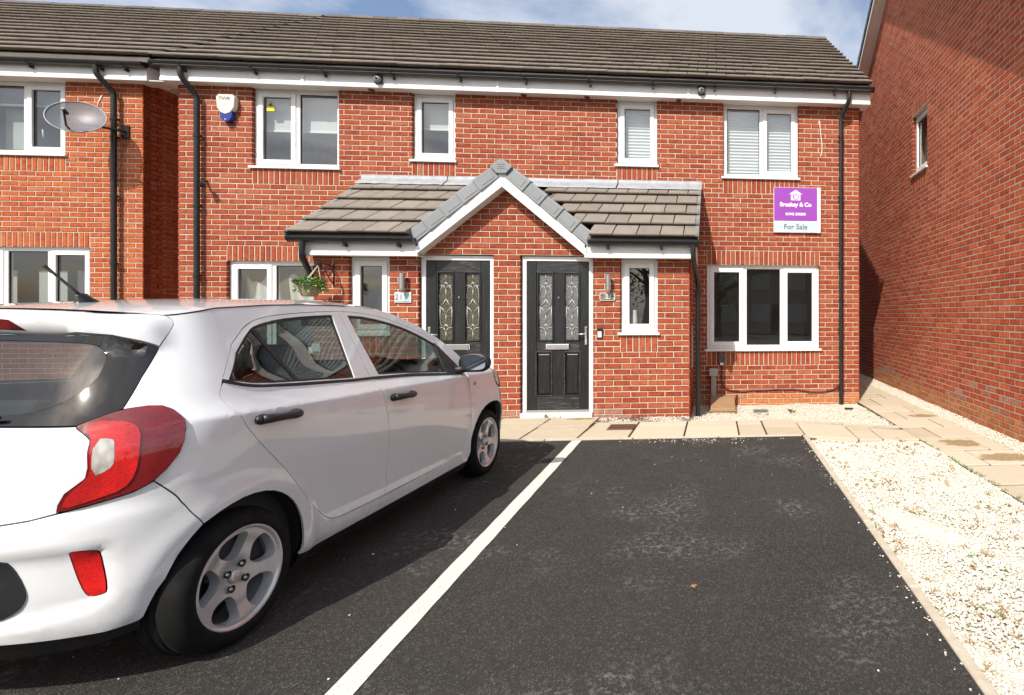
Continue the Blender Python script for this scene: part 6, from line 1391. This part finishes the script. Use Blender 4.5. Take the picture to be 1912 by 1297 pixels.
# bumper
bp = [(-.359,.778)]+[(-.406,.750),(-.466,.733),(-.558,.708),(-.608,.695),(-.662,.689),(-.80,.682),(-1.0,.680)]+[(-1.0,.29),(-.80,.29),(-.655,.288),(-.563,.278),(-.457,.268),(-.376,.276),(-.364,.285),(-.340,.34),(-.323,.374),(-.301,.404),(-.272,.479),(-.24,.535),(-.209,.575)]+[(-.238,.620),(-.264,.665)]
black = smoothp([(-.642,.578),(-.616,.524),(-.597,.459),(-.599,.427),(-.617,.392),(-.66,.365),(-.80,.355),(-1.0,.352),(-1.0,.60),(-.80,.597)], 1, keep=(7, 8))
fog = smoothp([(-.516,.570),(-.502,.577),(-.461,.567),(-.450,.553),(-.437,.463),(-.438,.413),(-.448,.406),(-.467,.402),(-.477,.408),(-.488,.447)], 1)
bum = panel('rear_bumper', bp, M['cpaint'], mirror='join', holes=[fog], grid=0.024)
panel('bumper_insert', black, M['cblack'], bum, off=0.006, gap=0, rim=0.012, mirror='join')
panel('reflector', fog, M['red'], bum, off=0.002, gap=0.002, rim=0.03, label='red rear reflector')
panel('lower_valance', [(-.37,.274),(-.457,.266),(-.563,.276),(-.655,.286),(-1.0,.288),(-1.0,.20),(-.5,.20),(-.36,.22)], M['cblack'], bum, off=-0.01, gap=0, rim=0, mirror='join')
# fender and nose
farch = [(1.990,.235),(2.012,.33),(2.033,.412),(2.094,.527),(2.201,.612),(2.347,.641),(2.507,.621),(2.62,.56),(2.70,.47),(2.75,.38),(2.77,.29)]
ftop = [(2.02,1.028),(2.12,.998),(2.25,.965),(2.40,.925),(2.55,.885),(2.70,.85),(2.85,.825),(3.0,.805),(3.2,.79),(3.5,.785)]
fend = panel('fender', [(1.91,.300),(1.96,.285)]+[(2.0,.29)]+smoothp(farch, 1, False)[2:-5]+[(2.64,.56),(2.62,.66),(2.60,.72),(2.50,.77),(2.44,.83),(2.40,.922)]+ftop[:3][::-1]+[(1.955,.955)]+[(1.97,.846),(2.0,.722),(2.025,.55),(2.025,.47),(2.0,.405)], M['cpaint'])
hl = panel('headlight', smoothp([(2.405,.918),(2.445,.83),(2.51,.775),(2.62,.73),(2.80,.70),(3.0,.70),(2.98,.77),(2.85,.82),(2.70,.846),(2.55,.88)], 1), M['clearlens'], off=0.004, gap=0.002, rim=0.03)
panel('front_bumper', [(2.63,.56),(2.615,.66),(2.61,.72),(2.80,.695),(3.0,.69),(3.02,.77),(3.2,.785),(3.5,.78),(3.5,.20),(3.0,.20),(2.79,.22),(2.77,.29),(2.75,.38),(2.70,.47)], M['cpaint'], mirror='join')
bumo = [(2.0,.31),(2.025,.30)]
panel('side_repeater', smoothp([(2.045,.842),(2.075,.845),(2.085,.825),(2.06,.81),(2.04,.82)], 1), lens_mat('amber_lens', (0.45,0.16,0.08)), fend, off=0.004, gap=0, rim=0.006)
# roof, windscreen and bonnet
def rail_at(x, L_):
    for i in range(len(L_)-1):
        if L_[i+1][0] <= x <= L_[i][0] or L_[i][0] <= x <= L_[i+1][0]:
            k = (x-L_[i][0])/((L_[i+1][0]-L_[i][0]) or 1); return L_[i][1]+(L_[i+1][1]-L_[i][1])*k
    return L_[-1][1]
railp = [SD(s, z) for s, z in dens(rail, .05, False)+[rail[-1]]]
ctr = tab([(-.25,1.408),(0,1.430),(.3,1.453),(.6,1.468),(.9,1.476),(1.2,1.474),(1.42,1.462),(1.6,1.415),(1.8,1.345),(2.0,1.265),(2.2,1.175),(2.4,1.07),(2.52,1.0)])
def loft(name, right, centre_z, m_, nv=14, pw=2.3, xoff=lambda p: 0.0, parent=None, off=0.0):
    mb = MB(); n_ = len(right)
    for p in right:
        for k in range(nv+1):
            v = 1-2*k/nv; f = 1-abs(v)**pw; x = p.x+xoff(p)*(1-v*v); zc = centre_z(p.x+xoff(p)); mb.v.append((x, p.y*v, p.z+(zc-p.z)*f+off))
    for i in range(n_-1):
        for k in range(nv): q = i*(nv+1)+k; mb.f.append((q, q+nv+1, q+nv+2, q+1)); mb.m.append(0)
    return cbuild(mb, name, m_, parent, smooth=True)
cz = lambda x: interp(x, *ctr)
rr_ = [p for p in railp if p.x <= 1.30]
rr_ = sorted(rr_, key=lambda p: p.x)
rear_edge = None
roof_o = loft('roof', [Vector((p.x, p.y-0.003, p.z+0.002)) for p in rr_], cz, M['cpaint'], 20, 2.2, lambda p: (-0.10 if p.x < 0.0 else 0.0)*max(0.0, min(1.0, -p.x/0.08))+0.12*sstep(1.0, 1.3, p.x))
ws = sorted([p for p in railp if p.x >= 1.26], key=lambda p: p.x)
wscr = loft('windscreen', [Vector((p.x, p.y-0.004, p.z-0.001)) for p in ws], cz, M['carglass'], 16, 2.6, lambda p: 0.12+0.40*sstep(1.3, 2.03, p.x), off=-0.002)
bon = [SD(s, z) for s, z in dens(ftop, .06, False)+[ftop[-1]]]
bz = tab([(2.0,1.03),(2.3,1.01),(2.5,.985),(2.7,.94),(2.9,.87),(3.0,.81)])
mb = MB(); nv = 14
for p in bon:
    for k in range(nv+1):
        v = 1-2*k/nv; x = p.x; mb.v.append((x, p.y*v, p.z+max(0, interp(x, *bz)-p.z)*(1-abs(v)**3)*(1 if p.y > .2 else 0.2)))
for i in range(len(bon)-1):
    for k in range(nv): q = i*(nv+1)+k; mb.f.append((q, q+nv+1, q+nv+2, q+1)); mb.m.append(0)
cbuild(mb, 'bonnet', M['cpaint'])
# black joint strip along the roof edge
for s_ in (1, -1):
    b = MB(); b.tube([(p.x, (p.y-0.002)*s_, p.z+0.001) for p in rr_ if -0.12 < p.x < 1.0], 0.0035, 6); cbuild(b, 'roof_joint', M['cblack'], roof_o)
# antenna
b = MB(); b.lathe([(0.0005,.035),(.012,.034),(.02,.02),(.03,0.0),(.034,-.008)], (0,0,0), 'z', 14)
b.v = [(0.14+v[0]*1.45+(0.012 if v[2] < .01 else -0.008), v[1]*0.8, cz(.14)+.004+v[2]) for v in b.v]; an = cbuild(b, 'antenna', M['cblack'])
b = MB(); b.tube([(.125,0,cz(.14)+.03),(.002,0,1.588)], [.0065,.0045], 8); b.tube([(.025,0,1.564),(-.002,0,1.592)], .0066, 8); cbuild(b, 'antenna_mast', M['cblack'], an)
# door handles
def handle(s, z, ln_, parent):
    for s_ in (1, -1):
        n_ = 12; b = MB(); pth, rs = [], []
        for k in range(n_+1):
            f = k/n_; q = SD(s+ln_*f, z-.038*ln_*f*1.2); o_ = .012+.020*math.sin(f*math.pi)**.6; nn = CN(s+ln_*f, z); p = q+nn*o_; pth.append((p.x, p.y*s_, p.z)); rs.append(.0165+.004*abs(math.cos(f*math.pi))**2)
        b.tube(pth, rs, 10)
        for f in (0.04, .96):
            q = SD(s+ln_*f, z-.038*ln_*f*1.2); b.sphere((q.x, (q.y+.006)*s_, q.z), .026, 12, 8, (1.35, .7, .9))
        h_ = cbuild(b, 'door_handle', M['cblack'], parent if s_ > 0 else MIR.get(parent.name, parent))
        q = SD(s+ln_*.55, z-.02*ln_); b = MB(); nn = CN(s+ln_*.55, z); rr2 = []
        b.lathe([(.043,0),(.036,-.008),(.02,-.016),(.0005,-.018)], (0,0,0), 'y', 22)
        b.v = [(q.x+v[0], (q.y+.0012+v[1]*0.02)*s_, q.z+v[2]*.95) for v in b.v]; cbuild(b, 'handle_cup', M['cpaint'], h_)
handle(.030, .936, .212, rdoor); handle(.985, .884, .200, fdoor)
# door mirrors
for s_ in (1, -1):
    b = MB(); b.sphere((1.885, .88*s_, 1.01), .092, 18, 12, (.72, 1.15, .74)); 
    b.v = [(v[0], .88*s_+math.copysign(min(abs(v[1]-.88*s_)*1.18, .112), v[1]-.88*s_), 1.01+math.copysign(min(abs(v[2]-1.01)*1.2, .07), v[2]-1.01)) for v in b.v]
    b.v = [(max(v[0], 1.855) if v[0] < 1.855 else v[0], v[1], v[2]) for v in b.v]; mi = cbuild(b, 'door_mirror', M['cblack'], fdoor if s_ > 0 else MIR.get(fdoor.name, fdoor))
    b = MB(); b.tube([(1.84,.75*s_,.955),(1.90,.83*s_,.965)], [.03,.026], 10); cbuild(b, 'mirror_arm', M['cblack'], mi)
    b = MB(); b.prism_x([((.88+.09*math.copysign(abs(math.cos(t))**.6, math.cos(t)))*s_ if True else 0, 1.01+.054*math.copysign(abs(math.sin(t))**.6, math.sin(t))) for t in [6.283185*k/28 for k in range(28)]], 1.8505, 1.854); cbuild(b, 'mirror_glass', mat('mirror', (0.55,0.58,0.6), 0.02, 1.0), mi, smooth=False, recalc=True)
# rear wiper
b = MB(); q = SD(-.85, 1.02, .02); b.tube([SD(-.98, 1.012, .02), SD(-.80, 1.02, .022), SD(-.715, 1.026, .018)], [.012,.009,.006], 8); cbuild(b, 'rear_wiper', M['cblack'])
# --- wheels
def ybody(x, z):
    z = max(z, .2); w_ = interp(z, *WZ)
    if x < CS1: a = CS1-interp(z, *RZ); n_ = 3.0; k = (CS1-x)/a
    elif x > CS2: a = interp(z, *FZ)-CS2; n_ = 2.6; k = (x-CS2)/a
    else: return w_-.02
    return w_*max(.05, 1-min(.98, k)**n_)**(1/n_)-.025
def wheel(x, s_):
    """s_: +1 right-hand side"""
    C_ = Vector((x, 0, WR)); yo = .757
    def T(v): return (C_.x+v[0], (yo+v[1])*s_, C_.z+v[2])
    tb = MB(); tb.lathe([(.198,-.012),(.206,.006),(.222,.012),(.245,.010),(.262,.0),(.274,-.018),(.280,-.034),(.283,-.05),(.283,-.066),(.276,-.068),(.276,-.074),(.283,-.076),(.283,-.098),(.276,-.100),(.276,-.106),(.283,-.108),(.283,-.125),(.280,-.148),(.268,-.170),(.23,-.18),(.19,-.17)], (0,0,0), 'y', 56)
    tb.v = [T(v) for v in tb.v]; ty = cbuild(tb, 'wheel', M['tyre'], car, recalc=True); 
    # alloy face: disc with five rounded openings
    N_ = 5; hs = []
    for k in range(N_):
        a = math.pi/2+2*math.pi*k/N_+0.18
        pts_ = [(.074,0),(.088,.030),(.118,.057),(.150,.072),(.176,.060),(.186,0),(.176,-.060),(.150,-.072),(.118,-.057),(.088,-.030)]
        hs.append(smoothp([(r_*math.cos(a)-t_*math.sin(a), r_*math.sin(a)+t_*math.cos(a)) for r_, t_ in pts_], 2))
    outer = [(.2*math.cos(2*math.pi*k/72), .2*math.sin(2*math.pi*k/72)) for k in range(72)]
    def face(u, v, off=0.0):
        r_ = math.hypot(u, v); y = -.030+.012*sstep(.03, .10, r_)+.014*sstep(.12, .19, r_) if r_ > .03 else -.030
        # spokes crowned between the openings
        return Vector((u, y+off, v))
    pts2 = list(outer); ed = [(i, (i+1) % 72) for i in range(72)]
    for h in hs: b0 = len(pts2); pts2 += h; ed += [(b0+i, b0+(i+1) % len(h)) for i in range(len(h))]
    for r_ in (.0, .02, .04, .06, .075, .09, .11, .13, .15, .17, .186):
        for k in range(1 if r_ == 0 else 40):
            p = (r_*math.cos(2*math.pi*k/40), r_*math.sin(2*math.pi*k/40))
            if all(in_dist(p, h) < -.004 for h in hs): pts2.append(p)
    v2, _, f2, *_q = delaunay_2d_cdt([Vector(p) for p in pts2], ed, [], 0, 1e-7); fs = []
    for f in f2:
        c_ = (sum(v2[i].x for i in f)/3, sum(v2[i].y for i in f)/3)
        if all(in_dist(c_, h) < 0 for h in hs): fs.append(tuple(f))
    vs = [face(v.x, v.y) for v in v2]; ec = {}
    for f in fs:
        for i in range(3): ec[(f[i], f[(i+1) % 3])] = 1
    be = [e for e in ec if (e[1], e[0]) not in ec]; mp_ = {}
    for e in be:
        for k in e:
            if k not in mp_:
                p = v2[k]; r_ = math.hypot(p.x, p.y)
                mp_[k] = len(vs)
                if r_ > .199: vs.append(Vector((p.x, .004, p.y)))
                else:
                    # bevel into the opening
                    h = min(hs, key=lambda h: abs(in_dist((p.x, p.y), h))); hx, hz = sum(q[0] for q in h)/len(h), sum(q[1] for q in h)/len(h)
                    vs.append(Vector((p.x+(hx-p.x)*.10, face(p.x, p.y).y-.035, p.y+(hz-p.y)*.10)))
    fs = fs+[(e[1], e[0], mp_[e[0]], mp_[e[1]]) for e in be]
    b = MB(); b.add([T(v) for v in vs], fs); rim_ = cbuild(b, 'rim', M['alloy'], ty, smooth='auto', recalc=True)
    b = MB(); b.lathe([(.190,-.006),(.199,.003),(.206,.007),(.209,.004),(.207,-.004)], (0,0,0), 'y', 56); b.v = [T(v) for v in b.v]; cbuild(b, 'rim_lip', M['alloy'], rim_, recalc=True)
    b = MB(); b.lathe([(.195,-.01),(.183,-.05),(.178,-.15)], (0,0,0), 'y', 40); b.v = [T(v) for v in b.v]; cbuild(b, 'rim_barrel', mat('shaded_alloy', (0.30,0.29,0.28), 0.4, 0.5), rim_)  # darker alloy colour puts shade behind the wheel openings
    b = MB(); b.lathe([(.0005,-.10),(.125,-.10),(.128,-.105),(.178,-.135),(.178,-.15)], (0,0,0), 'y', 40); b.v = [T(v) for v in b.v]; cbuild(b, 'brake_disc', mat('dull_iron', (.05,.045,.042), .55, .6), ty)
    for k in range(4):
        a = math.pi/4+k*math.pi/2+.25; b = MB(); b.lathe([(.016,-.004),(.013,-.005),(.011,-.014),(.011,-.02),(.0005,-.02)], (.05*math.cos(a), -.012, .05*math.sin(a)), 'y', 14); b.v = [T(v) for v in b.v]; cbuild(b, 'bolt_recess', M['cblack'], rim_)
        b = MB(); b.lathe([(.0085,-.02),(.0085,.0),(.006,.003),(.0005,.003)], (.05*math.cos(a), -.02, .05*math.sin(a)), 'y', 6); b.v = [T(v) for v in b.v]; cbuild(b, 'wheel_bolt', M['steel'], rim_, smooth=False)
    b = MB(); b.lathe([(.028,-.028),(.027,-.020),(.022,-.017),(.0005,-.016)], (0,0,0), 'y', 20); b.v = [T(v) for v in b.v]; hc = cbuild(b, 'hub_cap', M['alloy'], rim_)
    if s_ > 0:
        q = CM @ Vector(T((0, -.0155, 0))); text_mesh('KIA', .019, 'badge', M['steel'], hc, q, cf*-1, cup, depth=.0006) if False else text_mesh('KIA', .019, 'badge', M['steel'], hc, q, cf, cup, depth=.0006)
    # wheel arch liner
    b = MB(); r0 = .335; pr_ = [(r0*math.cos(t), r0*math.sin(t)+.02) for t in [math.pi*k/18 for k in range(-2, 21)]]
    for (xx, zz) in pr_:
        b.v += [(C_.x+xx, ybody(C_.x+xx, C_.z+zz)*s_, C_.z+zz), (C_.x+xx, .45*s_, C_.z+zz)]
    for i in range(len(pr_)-1): b.f.append((2*i, 2*i+1, 2*i+3, 2*i+2)); b.m.append(0)
    b.f.append(tuple(2*i+1 for i in range(len(pr_)))); b.m.append(0); cbuild(b, 'arch_liner', M['liner'], ty)
for x in (0.0, AXF):
    for s_ in (1, -1): wheel(x, s_)
# --- underbody and cabin
b = MB(); b.box(.34, 2.03, -.70, .70, .165, .20); b.box(-.36, 2.8, -.44, .44, .19, .24); cbuild(b, 'underbody', M['liner'], smooth=False, recalc=True)
b = MB(); b.box(.36, 2.0, -.69, .69, .26, .32); b.box(-.40, .36, -.44, .44, .30, .52); b.box(2.03, 2.5, -.44, .44, .3, .8); cbuild(b, 'cabin_floor', M['trim'], smooth=False, recalc=True)
for s_ in (1, -1):
    mb = MB(); rows_ = []
    for zz in (.30, .5, .7, .9, 1.0, 1.035):
        for xx in [-.10+.1*i for i in range(22)]: p = S0(max(xx, .1), zz); mb.v.append((xx, (min(p.y-.05, .70))*s_, zz+(.0 if zz < 1 else -.045*max(0, xx-.4))))
    for j in range(5):
        for i in range(21): q = j*22+i; mb.f.append((q, q+1, q+23, q+22)); mb.m.append(0)
    cbuild(mb, 'door_trim', M['trim'])
loft('headlining', [Vector((p.x, p.y-.04, p.z-.02)) for p in rr_ if p.x < 1.28], lambda x: cz(x)-.045, M['headliner'], 12, 2.2)
def rbx(x0, x1, y0, y1, z0, z1, name, m_, bev=.03, shear=0.0, parent=None):
    b = MB(); b.box(x0, x1, y0, y1, z0, z1); b.v = [(v[0]-shear*(v[2]-z0), v[1], v[2]) for v in b.v]; return cbuild(b, name, m_, parent, smooth=False, bevel=bev, recalc=True, seg=4)
rbx(-.40, .02, -.52, .52, .925, .945, 'parcel_shelf', mat('grey_shelf', (0.13,0.15,0.16), 0.9), .008)
st = rbx(.10, .52, -.60, .60, .42, .60, 'rear_seat', M['seat']); rbx(.02, .14, -.60, .60, .52, .98, 'rear_backrest', M['seat'], .045, .28, st)
for yy in (-.38, .38, 0): rbx(-.125, -.045, yy-.115, yy+.115, .96, 1.10 if yy else 1.05, 'headrest', M['seat'], .035, .2, st)
for yy in (-.36, .36):
    st = rbx(.98, 1.45, yy-.25, yy+.25, .38, .56, 'front_seat', M['seat']); rbx(.92, 1.05, yy-.24, yy+.24, .50, 1.05, 'front_backrest', M['seat'], .05, .32, st); rbx(.715, .80, yy-.12, yy+.12, 1.06, 1.22, 'headrest', M['seat'], .035, .2, st)
b = MB(); b.prism_y([(1.78,.50),(2.45,.50),(2.5,.98),(2.1,.99),(1.80,.93)], -.66, .66); cbuild(b, 'dashboard', M['trim'], smooth=False, bevel=.03, recalc=True)
b = MB(); wc_ = Vector((1.62, .36, .92)); ax = Vector((.88, 0, .47)).normalized(); e1 = Vector((0,1,0)); e2 = ax.cross(e1)
b.tube([wc_+e1*.18*math.cos(t)+e2*.18*math.sin(t) for t in [6.283185*k/32 for k in range(33)]], .014, 8, cap=False); b.tube([wc_-e1*.17, wc_, wc_+e1*.17], .016, 8); b.tube([wc_, wc_+ax*.22], .03, 8); cbuild(b, 'steering_wheel', M['cblack'])
b = MB(); b.box(1.52, 1.545, -.12, .12, 1.30, 1.37); cbuild(b, 'interior_mirror', M['cblack'], bevel=.012, recalc=True)
b = MB(); b.box(1.80, 1.803, .28, .34, 1.14, 1.20); b.v = [(v[0]+.1, v[1]-.6, v[2]-.04) for v in b.v]; cbuild(b, 'windscreen_sticker', M['white'], smooth=False, recalc=True)
